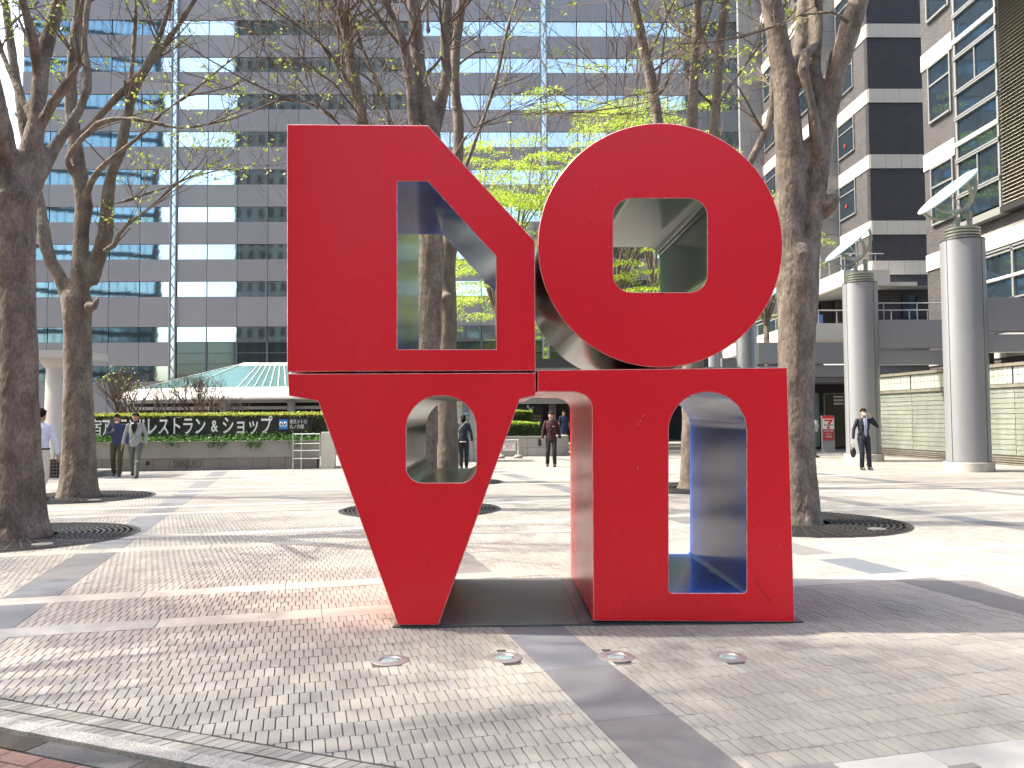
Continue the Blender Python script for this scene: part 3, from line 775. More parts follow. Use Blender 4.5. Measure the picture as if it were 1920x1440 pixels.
mb = MB(); mb.box(XB-1.2, 22.55, 3.9, XB-.1, 27.35, 4.1); part('deck', mb, M_panel, beam)
mb = MB(); xs0 = CX2[0]+.5
for k in range(4): mb.tube([(xs0+.3+k*1.15, 27.6, bt1), (xs0+.3+k*1.15, 27.6, bt1+.62)], .02, 6)
mb.tube([(xs0, 27.6, bt1+.62), (XB-.5, 27.6, bt1+.62)], .02, 6); mb.box(xs0, 27.5, bt1, XB-.4, 27.75, bt1+.04)
part('railing', mb, M_grey, beam)

# glass block wall
gwA = Vector((14.95, 32.2)); gwB = Vector((16.35, 19.6)); gd = (gwB-gwA); gL = gd.length; gd.normalize(); gn = Vector((-gd.y, gd.x)); gn = gn if gn.x < 0 else -gn
def gw(t, d, z): p = gwA+gd*t+gn*d; return (p.x, p.y, z)
def gwbox(mb, t0, t1, d0, d1, z0, z1):
    vs = [gw(t0, d0, z0), gw(t1, d0, z0), gw(t1, d1, z0), gw(t0, d1, z0), gw(t0, d0, z1), gw(t1, d0, z1), gw(t1, d1, z1), gw(t0, d1, z1)]
    mb.add(vs, [(0, 3, 2, 1), (4, 5, 6, 7), (0, 1, 5, 4), (1, 2, 6, 5), (2, 3, 7, 6), (3, 0, 4, 7)])
M_gb = mat('glass_block', (.33, .37, .31), .22, col2=(.45, .49, .43), scale=2.2, stretch=(1, 1, .35), coords='World', bump=.004, bscale=30, spec=.7)
M_gbj = mat('block_frame', (.16, .15, .12), .6, var=.2, scale=4)
gwall = thing('glass_block_wall', 'long pale green glass block wall with dark plinth at the right', 'wall', (15.5, 26, 0))
mb = MB(); gwbox(mb, 0, gL, -.35, -.02, 0, 3.0); gwbox(mb, 0, gL, -.35, .06, 2.36, 2.46); gwbox(mb, 0, gL, -.4, .10, 3.0, 3.1); part('frame', mb, M_gbj, gwall)
mb = MB()
for k in range(4): gwbox(mb, 0, gL, -.02, .03+.03*k, .01+(3-k)*.065, .045+(3-k)*.065)
part('plinth', mb, M_gbj, gwall)
nm = 5; ml = gL/nm
for i in range(nm):
    for k in range(13):
        z0 = .29+k*.159; mb = MB()
        vs = [gw(i*ml+.012, .014, z0+.003), gw((i+1)*ml-.012, .014, z0+.003), gw((i+1)*ml-.012, .0, z0+.156), gw(i*ml+.012, .0, z0+.156),
              gw(i*ml+.012, -.02, z0+.006), gw((i+1)*ml-.012, -.02, z0+.006), gw((i+1)*ml-.012, -.02, z0+.152), gw(i*ml+.012, -.02, z0+.152)]
        mb.add(vs, [(0, 1, 2, 3), (3, 2, 1, 0), (4, 5, 1, 0), (3, 2, 6, 7), (0, 3, 7, 4), (1, 5, 6, 2)]); part('glass_course', mb, M_gb, gwall)
    nb = int(ml/.19)
    mb = MB()
    for q in range(nb):
        for r in range(2): gwbox(mb, i*ml+.02+q*.19, i*ml+.02+q*.19+.175, -.01, .03, 2.48+r*.255, 2.48+r*.255+.24)
    part('block_row', mb, M_gb, gwall, kind='stuff')
mb = MB()
for k in range(nm*16): t = k*gL/(nm*16); gwbox(mb, t-.004, t+.004, 0, .036, .29, .30)
# shopfront at ground level behind columns
shop = thing('shopfront', 'dark glazed shopfront under the walkway behind the second column', 'shop', (15, 38, 0))
x0, x1 = xat(1450, 38), xat(1655, 38)
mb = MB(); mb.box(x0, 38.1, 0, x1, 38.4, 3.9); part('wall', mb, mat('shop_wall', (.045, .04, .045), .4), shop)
mb = MB(); mb.box(x0-1, 35.7, 3.0, x1, 38.1, 3.2); part('soffit', mb, M_panel, shop)
for (ua, ub, m) in ((1505, 1534, 'mint_glass'), (1547, 1592, 'brown_glass')):
    mb = MB(); xa, xb = xat(ua, 38), xat(ub, 38); mb.box(xa-.05, 37.98, .1, xa, 38.1, 2.6); mb.box(xb, 37.98, .1, xb+.05, 38.1, 2.6); mb.box(xa, 37.98, 2.55, xb, 38.1, 2.6)
    f = part('glass_door', mb, M_frame, shop)
    mb = MB(); mb.box(xa, 38.02, .1, xb, 38.08, 2.55); part('pane', mb, mat(m, (.30, .48, .42) if m[0] == 'm' else (.11, .10, .065), .15, spec=.8), f)
mb = MB()
for k in range(3): mb.box(xat(1564, 38), 37.99, 2.05+k*.16, xat(1582, 38), 38.02, 2.14+k*.16)
part('door_notice', mb, M_frameW, shop)
mb = MB(); mb.box(x0-1, 33.8, -.01, x1-1, 38.1, .012); part('threshold', mb, M_strip, shop)

# ================================================================== LEFT PLANTER WITH SIGN
pa = Vector(g(40, 886)); pb = Vector(g(597, 878)); pd = (pb-pa).normalized(); pn = Vector((-pd.y, pd.x)); PL = (pb-pa).length   # pn away from camera
def pl(t, d, z): p = pa+pd*t+pn*d; return Vector((p.x, p.y, z))
def plbox(mb, t0, t1, d0, d1, z0, z1, tint=None, mi=0):
    vs = [tuple(pl(*q)) for q in ((t0, d0, z0), (t1, d0, z0), (t1, d1, z0), (t0, d1, z0), (t0, d0, z1), (t1, d0, z1), (t1, d1, z1), (t0, d1, z1))]
    mb.add(vs, [(0, 3, 2, 1), (4, 5, 6, 7), (0, 1, 5, 4), (1, 2, 6, 5), (2, 3, 7, 6), (3, 0, 4, 7)], mi, tint)
def pt(u):   # planter parameter for picture column u
    d = ray(u, 880); o = Vector((d.x, d.y)); # solve pa+pd*t = o*s
    den = pd.x*o.y-pd.y*o.x; return (-(pa.x*o.y-pa.y*o.x))/den
YP = pl(pt(400), 0, 0).y
zP = lambda v: zat(400, v, YP)
M_conc = mat('smooth_concrete', (.29, .28, .255), .8, var=.07, scale=1.5, coords='World', fine=.06, fscale=40, bump=.001)
M_ptile = mat('planter_tile', (.31, .29, .26), .75, var=.07, scale=1.2, coords='World', fine=.08, fscale=60)
planter = thing('planter_wall', 'long concrete planter wall with tiled base carrying the big sign', 'planter', (pa.x, pa.y, 0))
zb = zP(858); zc = zP(829)
mb = MB(); plbox(mb, -14, PL+.1, -.12, .35, zb, zc); plbox(mb, -14, PL+.1, -.15, .40, zc+.004, zc+.03); part('coping', mb, M_conc, planter)
mb = MB(); plbox(mb, -14, PL, .02, .3, 0, zb-.002); part('core', mb, M_joint, planter)
tw = .49; t = -8
while t < PL-.1:
    mb = MB(); plbox(mb, t+.006, min(t+tw, PL)-.006, -.005, .018, .0, zb-.006); part('tile', mb, M_ptile, planter); t += tw
me = text_mesh('SHINJUKU', .30, .006, 0, m=mat('dark_inlay', (.12, .11, .10), .6), space=1.02)
o = part('lettering', me, None, planter, world=False); ts = pt(325)
p = pl(ts, -.012, .085); o.location = p-ROOTLOC[planter.name]; o.rotation_euler = (R_(90), 0, math.atan2(pd.y, pd.x)); 
wt = max(v.co.x for v in me.vertices); o.scale = ((pt(377)-ts)/wt, 1, 1)
mb = MB(); c = pl(pt(277), -.02, .22); mb.ell(c, (.06, .03, .06)); part('spout', mb, M_black, planter, smooth=True)
# end post
mb = MB(); plbox(mb, PL+.1, PL+.5, -.25, .5, 0, zP(812)); top('gate_post', mb, mat('cream_post', (.66, .63, .55), .7, var=.04, scale=2, coords='World'), 'cream stone block post at the right end of the planter wall', 'post')
# service ladder rack
mb = MB(); ta, tb = pt(552), pt(602)
for t in (ta, ta+.25): mb.tube([pl(t, -.35, 0), pl(t, -.35, zP(813))], .02, 6)
mb.tube([pl(tb, -.4, 0), pl(tb, -.4, zP(815))], .02, 6)
for v in (815, 833, 846, 861): mb.tube([pl(ta, -.35, zP(v)), pl(tb, -.4, zP(v))], .014, 6)
top('metal_rack', mb, M_steel, 'thin metal rail rack standing against the right end of the planter wall', 'rack')
# leaves
M_leafy = tinted('hedge_leaf', (.0, .0, .0), rough=.55, transl=.3)
def leaves(mb, n, fn, size, cols, flat=.5):
    for _ in range(n):
        p = fn(); c = rnd.choice(cols) if not callable(cols) else cols(p)
        nrm = Vector((rnd.gauss(0, 1), rnd.gauss(0, 1), rnd.gauss(0, 1)*(1-flat)+flat*2)).normalized()
        a = nrm.orthogonal().normalized(); a = Matrix.Rotation(rnd.uniform(0, 6.28), 3, nrm)@a; b = nrm.cross(a)
        s = size*rnd.uniform(.6, 1.3); k = rnd.uniform(.8, 1.2)
        col = tuple(x*k for x in c)
        pts = [p-a*s, p-b*s*.5, p+a*s, p+b*s*.5]
        mb.add([tuple(q) for q in pts], [(0, 1, 2, 3)], 0, col)
YEL = [(.42, .40, .05), (.34, .38, .05), (.24, .34, .05)]; RDG = [(.045, .09, .02), (.03, .07, .02), (.16, .03, .03), (.07, .11, .03)]; GRN = [(.05, .13, .025), (.08, .19, .03), (.10, .24, .05)]
zh = zP(776)
def hedge_fn(t0, t1, d0, d1, z0, z1):
    def f():
        q = rnd.random(); t = rnd.uniform(t0, t1)
        if q < .45: return pl(t, d0+abs(rnd.gauss(0, .05)), rnd.uniform(z0, z1))
        if q < .9: return pl(t, rnd.uniform(d0, d1), z1+rnd.gauss(0, .025))
        return pl(t, d1, rnd.uniform(z0, z1))
    return f
hedge = thing('clipped_hedge', 'long clipped hedge with yellow new growth on top behind the sign', 'hedge', tuple(pl(0, .8, zc)))
mb = MB(); plbox(mb, -13.9, PL+.2, .42, 1.45, zc, zh-.05); part('twig_mass', mb, mat('hedge_core', (.02, .03, .012), .9), hedge)
mb = MB(); leaves(mb, 26000, hedge_fn(-6, PL+.35, .36, 1.5, zc, zh), .032, lambda p: rnd.choice(YEL) if p.z > zh-.10+rnd.gauss(0, .03) else rnd.choice(RDG))
part('leaves', mb, M_leafy, hedge, kind='stuff', tint=True)
ivy = MB(); leaves(ivy, 5200, lambda: pl(rnd.uniform(-6, PL), rnd.gauss(.05, .13), zc+.03+abs(rnd.gauss(0, .09))), .045, GRN, .2)
for _ in range(9):
    tt = rnd.uniform(0, PL); leaves(ivy, 45, lambda: pl(tt+rnd.gauss(0, .12), -.17, zc-abs(rnd.gauss(0, .09))), .04, GRN, .1)
top('ivy', ivy, M_leafy, 'trailing ivy spilling over the planter coping below the sign', 'ivy', kind='stuff', tint=True)
# sign
s0, s1 = pt(110), pt(583); zs0, zs1 = zP(822), zP(783)
sign = thing('sign_board', 'long dark glass sign with big white katakana in front of the hedge', 'sign', tuple(pl(s0, .2, zc)))
mb = MB(); plbox(mb, s0, s1, .24, .26, zs0-.03, zs1); part('panel', mb, mat('smoked_glass', (.02, .025, .022), .12, spec=.6), sign)
M_sgw = mat('sign_white', (.82, .83, .80), .5)
ang = math.atan2(pd.y, pd.x)
def put_text(body, size, u0, u1, vb, root, m, d=.225, off=.0, ext=.008):
    me = text_mesh(body, size, ext, off, m=m); w0 = min(v.co.x for v in me.vertices); w1 = max(v.co.x for v in me.vertices)
    o = part('lettering', me, None, root, world=False); ta, tb = pt(u0), pt(u1); k = (tb-ta)/(w1-w0)
    o.scale = (k, 1, 1); o.location = pl(ta, d, zP(vb))-pd.to_3d()*w0*k-ROOTLOC[root.name]; o.rotation_euler = (R_(90), 0, ang); return o
put_text('アイランド', .60, 186, 266, 813, sign, M_sgw, off=.008)
put_text('新宿', .56, 132, 184, 813, sign, M_sgw)
put_text('レストラン', .60, 272, 381, 812, sign, M_sgw, off=.008)
put_text('&', .50, 392, 405, 809, sign, M_sgw, off=.008)
put_text('ショップ', .62, 414, 508, 812, sign, M_sgw, off=.008)
put_text('東京メトロ', .15, 541, 573, 795, sign, M_sgw, d=.215)
put_text('丸ノ内線', .15, 541, 568, 804.5, sign, M_sgw, d=.215)
mb = MB(); plbox(mb, pt(519), pt(577), .222, .235, zP(808), zP(785)); part('metro_panel', mb, M_black, sign)
mb = MB(); plbox(mb, pt(521), pt(537), .212, .221, zP(806), zP(788)); part('logo_square', mb, mat('logo_blue', (.02, .30, .72), .4), sign)
# heart-shaped M mark: two rounded loops meeting at the foot
mb = MB(); tc_ = (pt(521)+pt(537))/2; zc_ = zP(797); w = (pt(537)-pt(521))*.40; hh_ = .085
for sgn in (-1, 1):
    P = [(.04, -.35), (.30, -.75), (.85, -.62), (1.0, .1), (.88, .72), (.55, .85), (.22, .45), (.18, .1)]
    pts = [pl(tc_+sgn*a*w, .206, zc_+b*hh_) for a, b in P]; mb.tube(pts, .017, 6)
part('logo_mark', mb, M_sgw, sign)

# bare shrubs + canopy behind the hedge
def shrub(x, y, z0, h, label, leafy=False, spread=.5, n=6):
    t = thing('bare_shrub', label, 'shrub', (x, y, z0)); mb = MB(); lf = MB()
    def rec(p, d, L, r, k):
        pts = [p]; 
        for i in range(3):
            d = (d+Vector((rnd.gauss(0, .16), rnd.gauss(0, .16), .08))).normalized(); p = p+d*L/3; pts.append(p)
        mb.tube(pts, [r, r*.9, r*.8, r*.65], 4 if r < .012 else 6, cap=False)
        if k == 0:
            if leafy and rnd.random() < .22: leaves(lf, 3, lambda: p+Vector((rnd.gauss(0, .05),)*3), .04, [(.3, .36, .06)])
            return
        for _ in range(rnd.choice((2, 3))):
            rec(p, (d+Vector((rnd.gauss(0, spread), rnd.gauss(0, spread), rnd.uniform(0, .3)))).normalized(), L*rnd.uniform(.6, .85), r*.6, k-1)
    for _ in range(n): rec(Vector((x+rnd.gauss(0, .08), y+rnd.gauss(0, .08), z0)), Vector((rnd.gauss(0, .3), rnd.gauss(0, .3), 1)).normalized(), h*.36, .032*h/2, 4)
    part('branches', mb, M_twig, t)
    if leafy: part('leaves', lf, M_leafy, t, kind='stuff', tint=True)
ys = YP+2.4
for (u, h, lab, lf) in ((232, 2.3, 'bare shrub with a few pale leaves, leftmost above the hedge', True), (262, 2.2, 'bare shrub second from the left above the hedge', False),
                    (318, 1.9, 'low bare shrub in the middle above the hedge', True), (352, 2.3, 'thick many stemmed bare shrub above the hedge', False), (378, 2.2, 'tall bare shrub right of the thick one above the hedge', False), (420, 1.5, 'small thin bare shrub, rightmost above the hedge', False)):
    shrub(xat(u, ys), ys+rnd.uniform(-.3, .5), zc, h, lab, lf)
# canopy roof
can = thing('canopy_roof', 'low green glass hipped canopy with white rounded eave behind the hedge', 'canopy', (-10, 40, 0))
M_teal = mat('teal_glass', (.075, .17, .165), .18, spec=.6, var=.12, scale=1.5, coords='World')
ye, yr = 36.0, 43.0
ze = zat(450, 748, ye); ex0 = xat(165, ye+1.5); ex1 = xat(760, ye); zr = zat(500, 682, yr)
ridge = [(xat(455, yr), yr, zr), (xat(640, yr), yr, zr+.02)]
eave = []
for i in range(9):
    th = PI+ (PI/2)*i/8; eave.append((ex0+7+7*math.cos(th), ye+4.5+4.5*math.sin(th)))
eave += [(ex0+7+(ex1-ex0-7)*i/10, ye) for i in range(1, 11)]
n = len(eave); 
def tr(i, f, lift=0):
    x, y = eave[i]; s = i/(n-1)
    rx = ridge[0][0]+(ridge[1][0]-ridge[0][0])*max(0, (i-6)/(n-7)); 
    return (x+(rx-x)*f, y+(yr-y)*f, ze+.62*min(1, f*8)**.7+(zr-ze-.62)*f+lift)
f0 = .13
mb = MB(); vs = []; fs = []
K = 6
prof = [(0, -.0), (.0, .10), (.02, .22), (.06, .38), (f0, .55)]
for i in range(n):
    x, y = eave[i]; rx = ridge[0][0]+(ridge[1][0]-ridge[0][0])*max(0, (i-6)/(n-7))
    for f, dz in prof: vs.append((x+(rx-x)*f, y+(yr-y)*f, ze+dz))
    vs.append((x+(rx-x)*f0, y+(yr-y)*f0, ze-.02))
m_ = len(prof)+1
for i in range(n-1):
    for j in range(m_): fs.append((i*m_+j, (i+1)*m_+j, (i+1)*m_+(j+1) % m_, i*m_+(j+1) % m_))
mb.add(vs, fs); part('eave', mb, M_white, can, smooth=True, autos=50)
def rp(i, f):
    x, y = eave[i]; rx = ridge[0][0]+(ridge[1][0]-ridge[0][0])*max(0, (i-6)/(n-7)); return Vector((x+(rx-x)*f, y+(yr-y)*f, ze+.55+(zr-ze-.55)*(f-f0)/(1-f0)))
for i in range(n-1):
    for sub in range(2):
        def q(s, f): return rp(i, f).lerp(rp(i+1, f), s)
        a, b = sub/2, (sub+1)/2; mb = MB()
        pts = [q(a, f0), q(b, f0), q(b, .93), q(a, .93)]; mb.add([tuple(p) for p in pts]+[tuple(p-Vector((0, 0, .05))) for p in pts], [(0, 1, 2, 3), (7, 6, 5, 4), (0, 4, 5, 1), (1, 5, 6, 2), (2, 6, 7, 3), (3, 7, 4, 0)])
        part('roof_pane', mb, M_teal, can)
        if i < 8 and (sub or i % 3): continue
        mb = MB(); mb.tube([q(a, f0)+Vector((0, 0, .02)), q(a, .93)+Vector((0, 0, .02))], .022, 5); part('rib', mb, M_white, can)
mb = MB(); vs = [tuple(rp(i, .93)) for i in range(n)]+[tuple(rp(i, 1)+Vector((0, 0, .06))) for i in range(n)]; mb.add(vs, [(i, i+1, n+i+1, n+i) for i in range(n-1)]+[(n+i, n+i+1, i+1, i) for i in range(n-1)]); part('ridge_cap', mb, M_white, can)
mb = MB()
for k in range(7): mb.box(ex0+2, ye+1.2, .5+k*.3, ex1, ye+1.3, .64+k*.3)
part('louvre_screen', mb, M_grey, can)
mb = MB(); mb.box(ex0+2, ye+1.6, 0, ex1, ye+1.8, ze); part('back_wall', mb, M_dark, can)
for u in (546, 420): 
    mb = MB(); mb.tube([(xat(u, ye+.6), ye+.6, 0), (xat(u, ye+.6), ye+.6, ze)], .17, 16); part('column', mb, M_grey, can, smooth=True)

# white classical column behind second tree
cx, cy = xat(121, 23.2), 23.2
wc = thing('white_column', 'round white stone column with flat capital behind the second tree from the left', 'column', (cx, cy, 0))
M_wst = mat('white_stone', (.50, .49, .465), .7, var=.03, scale=1.5, fine=.03, fscale=50)
zct = zat(100, 661, cy)
mb = MB(); mb.lathe([(.55, .16), (.52, .3), (.50, 1.5), (.47, zct-.55), (.47, zct-.45), (.52, zct-.42), (.60, zct-.28), (.61, zct-.2)], 40); part('shaft', mb, M_wst, wc, world=False, smooth=True, autos=35)
mb = MB(); mb.box(-.80, -.80, zct-.2, .80, .80, zct); part('capital', mb, M_wst, wc, world=False)
mb = MB(); mb.box(-1.0, -.9, 0, 1.15, .9, .15); part('base', mb, M_conc, wc, world=False)

# ================================================================== CENTRE BACK
M_tile = mat('beige_tile', (.50, .49, .41), .5, var=.05, scale=1, coords='World')
yk = 29.5
twall = thing('tiled_wall', 'pale tiled entrance wall with a directory panel, seen through the red arch', 'wall', (-1, yk, 0))
xa, xb = xat(772, yk), xat(903, yk); zt_ = zat(860, 741, yk)
mb = MB(); mb.box(xa, yk+.03, 0, xb, yk+.8, zt_-.02); part('core', mb, M_joint, twall)
nx, nz = 5, 6; w = (xb-xa)/nx; h = zt_/nz
for i in range(nx):
    for k in range(nz): mb = MB(); mb.box(xa+i*w+.006, yk, k*h+.006, xa+(i+1)*w-.006, yk+.05, (k+1)*h-.006); part('tile', mb, M_tile, twall)
mb = MB(); mb.box(xat(867, yk), yk-.06, .15, xat(880, yk), yk-.003, zat(870, 752, yk)); part('directory', mb, mat('directory_grey', (.16, .20, .20), .3), twall)
mb = MB()
for v, wv in ((774, 3), (781, 3.5), (789, 2)):
    mb.box(xat(868.5, yk), yk-.07, zat(870, v+wv, yk), xat(878.5, yk), yk-.062, zat(870, v, yk))
part('directory_lines', mb, mat('directory_blue', (.25, .45, .55), .4), twall)
mb = MB(); mb.box(xat(880, yk), yk-.12, 0, xat(887, yk), yk-.003, zt_-.02); part('pilaster', mb, M_grey, twall)
mb = MB(); mb.box(xa-.3, yk-.3, zt_, xb+.1, yk+1, zt_+.1); part('cap', mb, M_white, twall)

# round planter with tiered hedge
yq = 33.0
M_ctile = mat('grey_planter_tile', (.34, .32, .29), .7, var=.08, scale=1, coords='World')
cpl = thing('stone_planter', 'low grey stone planter with curved end seen through the gap of the sculpture', 'planter', (xat(980, yq), yq, 0))
qx1 = xat(1046, yq)-.4; qx0 = xat(870, yq); rad_ = .9
zq = zat(1000, 818, yq)
path = [(qx0+(qx1-qx0)*i/8, yq) for i in range(9)]+[(qx1+rad_*math.sin(a), yq+rad_-rad_*math.cos(a)) for a in [PI/2*i/5 for i in range(1, 6)]]+[(qx1+rad_, yq+rad_+2)]
def wallpath(mb, path, t, z0, z1):
    for (ax, ay), (bx_, by) in zip(path, path[1:]):
        d = Vector((bx_-ax, by-ay)); L = d.length; mw = Matrix.Translation((ax, ay, 0))@Matrix.Rotation(math.atan2(d.y, d.x), 4, 'Z'); mb.box(.004, 0, z0, L-.004, t, z1, mw=mw)
for k in range(2):
    for a, b in zip(path, path[1:]):
        mb = MB(); wallpath(mb, [a, b], .3, k*(zq-.1)/2+.005, (k+1)*(zq-.1)/2-.005); part('tile', mb, M_ctile, cpl)
mb = MB(); wallpath(mb, path, .36, zq-.1, zq); part('coping', mb, M_conc, cpl)
mb = MB(); mb.box(qx0, yq+.3, 0, qx1+.3, yq+2.6, zq-.15); part('soil', mb, M_soil, cpl)
mb = MB(); mb.box(xat(1009, yq)-.0, yq-.03, .42, xat(1015, yq), yq-.004, .68); part('wall_panel', mb, M_black, cpl)
def tier(x0, x1, y0, y1, z0, z1, label, cols):
    t = thing('clipped_bush', label, 'bush', ((x0+x1)/2, (y0+y1)/2, z0))
    mb = MB(); mb.box(x0+.06, y0+.06, z0, x1-.06, y1-.06, z1-.07); part('twig_mass', mb, MATS['hedge_core'], t)
    cx_, cy_ = (x0+x1)/2, (y0+y1)/2
    def f():
        q = rnd.random(); x = rnd.uniform(x0, x1); y = rnd.uniform(y0, y1); z = rnd.uniform(z0, z1)
        if q < .4: y = y0+abs(rnd.gauss(0, .04))
        elif q < .8: z = z1-.12*((x-cx_)/(x1-cx_))**4+rnd.gauss(0, .02)
        elif q < .9: x = x1-abs(rnd.gauss(0, .04))
        else: x = x0
        return Vector((x, y, z))
    mb = MB(); leaves(mb, 5200, f, .035, lambda p: rnd.choice(cols) if p.z > z1-.13+rnd.gauss(0, .05) else rnd.choice(GRN[:1]+RDG[:2])); part('leaves', mb, M_leafy, t, kind='stuff', tint=True)
BGR = [(.28, .42, .04), (.22, .38, .04), (.34, .44, .05)]
tier(qx0, xat(1011, yq+.9), yq+.4, yq+1.5, zq+.05, zat(1000, 791, yq+.9), 'lower tier of the clipped green bush in the stone planter', BGR)
tier(qx0, xat(998, yq+1.9), yq+1.6, yq+2.6, zq+.1, zat(990, 769, yq+1.9), 'upper tier of the clipped green bush with yellow tips', BGR+YEL[:1])
# arcade at the back
arc = thing('arcade', 'shaded arcade with grey lintel behind the stone planter', 'arcade', (3, 44, 0))
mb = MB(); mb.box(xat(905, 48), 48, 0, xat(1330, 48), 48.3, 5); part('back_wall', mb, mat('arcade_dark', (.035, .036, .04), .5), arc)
mb = MB(); mb.box(xat(900, 42), 42, zat(1000, 757, 42), xat(1390, 42), 42.5, zat(1000, 690, 42)); part('lintel', mb, M_panel, arc)
mb = MB(); mb.box(xat(900, 42), 42.5, zat(1000, 757, 42)+.1, xat(1390, 42), 48, zat(1000, 757, 42)+.3); part('ceiling', mb, M_panel, arc)
mb = MB(); mb.box(xat(940, 46), 46, .3, xat(1018, 46), 46.1, zat(980, 761, 46)); pn_ = part('poster_board', mb, mat('navy_board', (.03, .04, .06), .35), arc)
mb = MB()
yy = 45.95; f_ = lambda u, v: at(u, v, yy)
mb.tube([f_(988, 761.5), f_(992, 765), f_(998, 766), f_(1000, 763)], .05, 6); mb.tube([f_(993, 765), f_(997, 769), f_(997, 773)], .08, 6); mb.tube([f_(997, 772), f_(995, 776)], .04, 6); mb.tube([f_(997, 772), f_(998.5, 776)], .04, 6); mb.ell(f_(990, 761.5), (.07, .03, .07))
part('figure_print', mb, mat('print_white', (.45, .55, .65), .6), arc)
mb = MB()
for i in range(4):
    for k in range(3): a = f_(996+i*5, 778+k*6); mb.box(a.x, yy-.01, a.z-.13, a.x+.11, yy+.04, a.z)
part('poster_prints', mb, mat('print_tan', (.30, .26, .20), .6), arc)
for u in (1036, 1120, 1210, 1290):
    mb = MB(); mb.tube([(xat(u, 43), 43, 0), (xat(u, 43), 43, zat(1000, 757, 42)+.1)], .19, 20); part('column', mb, M_colm, arc, smooth=True)
mb = MB(); mb.box(xat(1041, 38.5), 38.5, 0, xat(1330, 38.5), 47.5, .14); mb.box(xat(1043, 39.0), 39.0, .14, xat(1330, 39), 47.5, .28); part('steps', mb, M_band, arc)
# barrier sign
def px3(u, v, Y): return at(u, v, Y)
YB_ = 31.5
bs = thing('barrier_sign', 'low white barrier with a small no skateboarding notice before the stone planter', 'barrier', (xat(956, YB_), YB_, 0))
mb = MB(); xl, xr = xat(938, YB_), xat(971, YB_); zt2 = zat(955, 825, YB_)
mb.tube([(xl, YB_, .05), (xl, YB_, zt2), (xr, YB_, zt2), (xr, YB_, .05)], .02, 8); mb.tube([(xl, YB_, zat(955, 829, YB_)), (xr, YB_, zat(955, 829, YB_))], .012, 6); part('frame', mb, M_frameW, bs)
for x in (xl, xr):
    mb = MB(); mb.lathe([(.17, 0), (.17, .07), (.12, .13), (.03, .14)], 20, c=(x, YB_, 0)); part('foot', mb, M_conc, bs, smooth=True)
mb = MB(); z1_, z0_ = zat(955, 831, YB_), zat(955, 845, YB_); x0_, x1_ = xat(942.5, YB_), xat(966, YB_); mb.box(x0_, YB_-.03, z0_, x1_, YB_-.015, z1_); nb_ = part('notice', mb, M_sgw, bs)
M_rdt = mat('notice_red', (.6, .03, .03), .6); M_blt = mat('notice_blue', (.05, .2, .45), .6)
for (body, sz, dz, m) in (('スケートボード', .075, .06, M_rdt), ('禁 止', .10, .135, M_rdt), ('ご協力をお願いします', .045, .20, M_blt)):
    me = text_mesh(body, sz, .001, 0, 'CENTER', m); o = part('print', me, None, nb_, world=False); o.location = Vector(((x0_+x1_)/2, YB_-.033, z1_-dz-.01))-ROOTLOC[bs.name]; o.rotation_euler = (R_(90), 0, 0)
# convenience store sign
YS = 34.5
ss = thing('stand_sign', 'upright red and white convenience store stand sign with a big seven under the walkway', 'sign', (xat(1552, YS), YS, 0))
x0_, x1_ = xat(1542, YS), xat(1563, YS); za, zb2, zc2, zd = zat(1552, 826, YS), zat(1552, 804.5, YS), zat(1552, 785, YS), zat(1552, 779, YS)
mb = MB(); mb.box(x0_-.03, YS, .08, x1_+.03, YS+.1, zd); mb.box(x0_, YS-.15, 0, x1_, YS+.25, .08); part('board', mb, M_grey, ss)
mb = MB(); mb.box(x0_, YS-.012, zb2, x1_, YS-.002, zc2); part('white_panel', mb, M_sgw, ss)
mb = MB(); mb.box(x0_, YS-.012, zc2, x1_, YS-.002, zd-.01); part('red_header', mb, M_tri, ss)
mb = MB(); mb.box(x0_, YS-.012, za, x1_, YS-.002, zb2-.01); part('red_panel', mb, mat('poster_red', (.45, .06, .07), .6), ss)
wS = x1_-x0_; cS = (x0_+x1_)/2
mb = MB()
def flat(mb, poly, y0, y1):
    k = len(poly); mb.add([(x, y0, z) for x, z in poly]+[(x, y1, z) for x, z in poly], [tuple(range(k)), tuple(reversed(range(k, 2*k)))]+[(i, k+i, k+(i+1) % k, (i+1) % k) for i in range(k)])
hS = zc2-zb2
flat(mb, [(cS-.36*wS, zc2-.08*hS), (cS-.36*wS, zc2-.24*hS), (cS+.14*wS, zc2-.24*hS), (cS-.10*wS, zc2-.52*hS), (cS+.10*wS, zc2-.52*hS), (cS+.38*wS, zc2-.22*hS), (cS+.38*wS, zc2-.08*hS)], YS-.02, YS-.013)
flat(mb, [(cS-.12*wS, zc2-.72*hS), (cS-.12*wS, zc2-.96*hS), (cS+.10*wS, zc2-.96*hS), (cS+.10*wS, zc2-.72*hS)], YS-.02, YS-.013)
part('numeral', mb, mat('numeral_red', (.65, .04, .02), .5), ss)
me = text_mesh('ELEVEN', .11, .001, .002, 'CENTER', mat('letter_green', (.01, .10, .05), .5)); o = part('lettering', me, None, ss, world=False); o.location = Vector((cS, YS-.016, zc2-.69*hS))-ROOTLOC[ss.name]; o.rotation_euler = (R_(90), 0, 0)
for k, body in enumerate(('ATM お酒', 'たばこ', '24時間')):
    me = text_mesh(body, .085, .001, 0, 'CENTER', M_sgw); o = part('lettering', me, None, ss, world=False); o.location = Vector((cS, YS-.015, zb2-.11-k*.12))-ROOTLOC[ss.name]; o.rotation_euler = (R_(90), 0, 0)

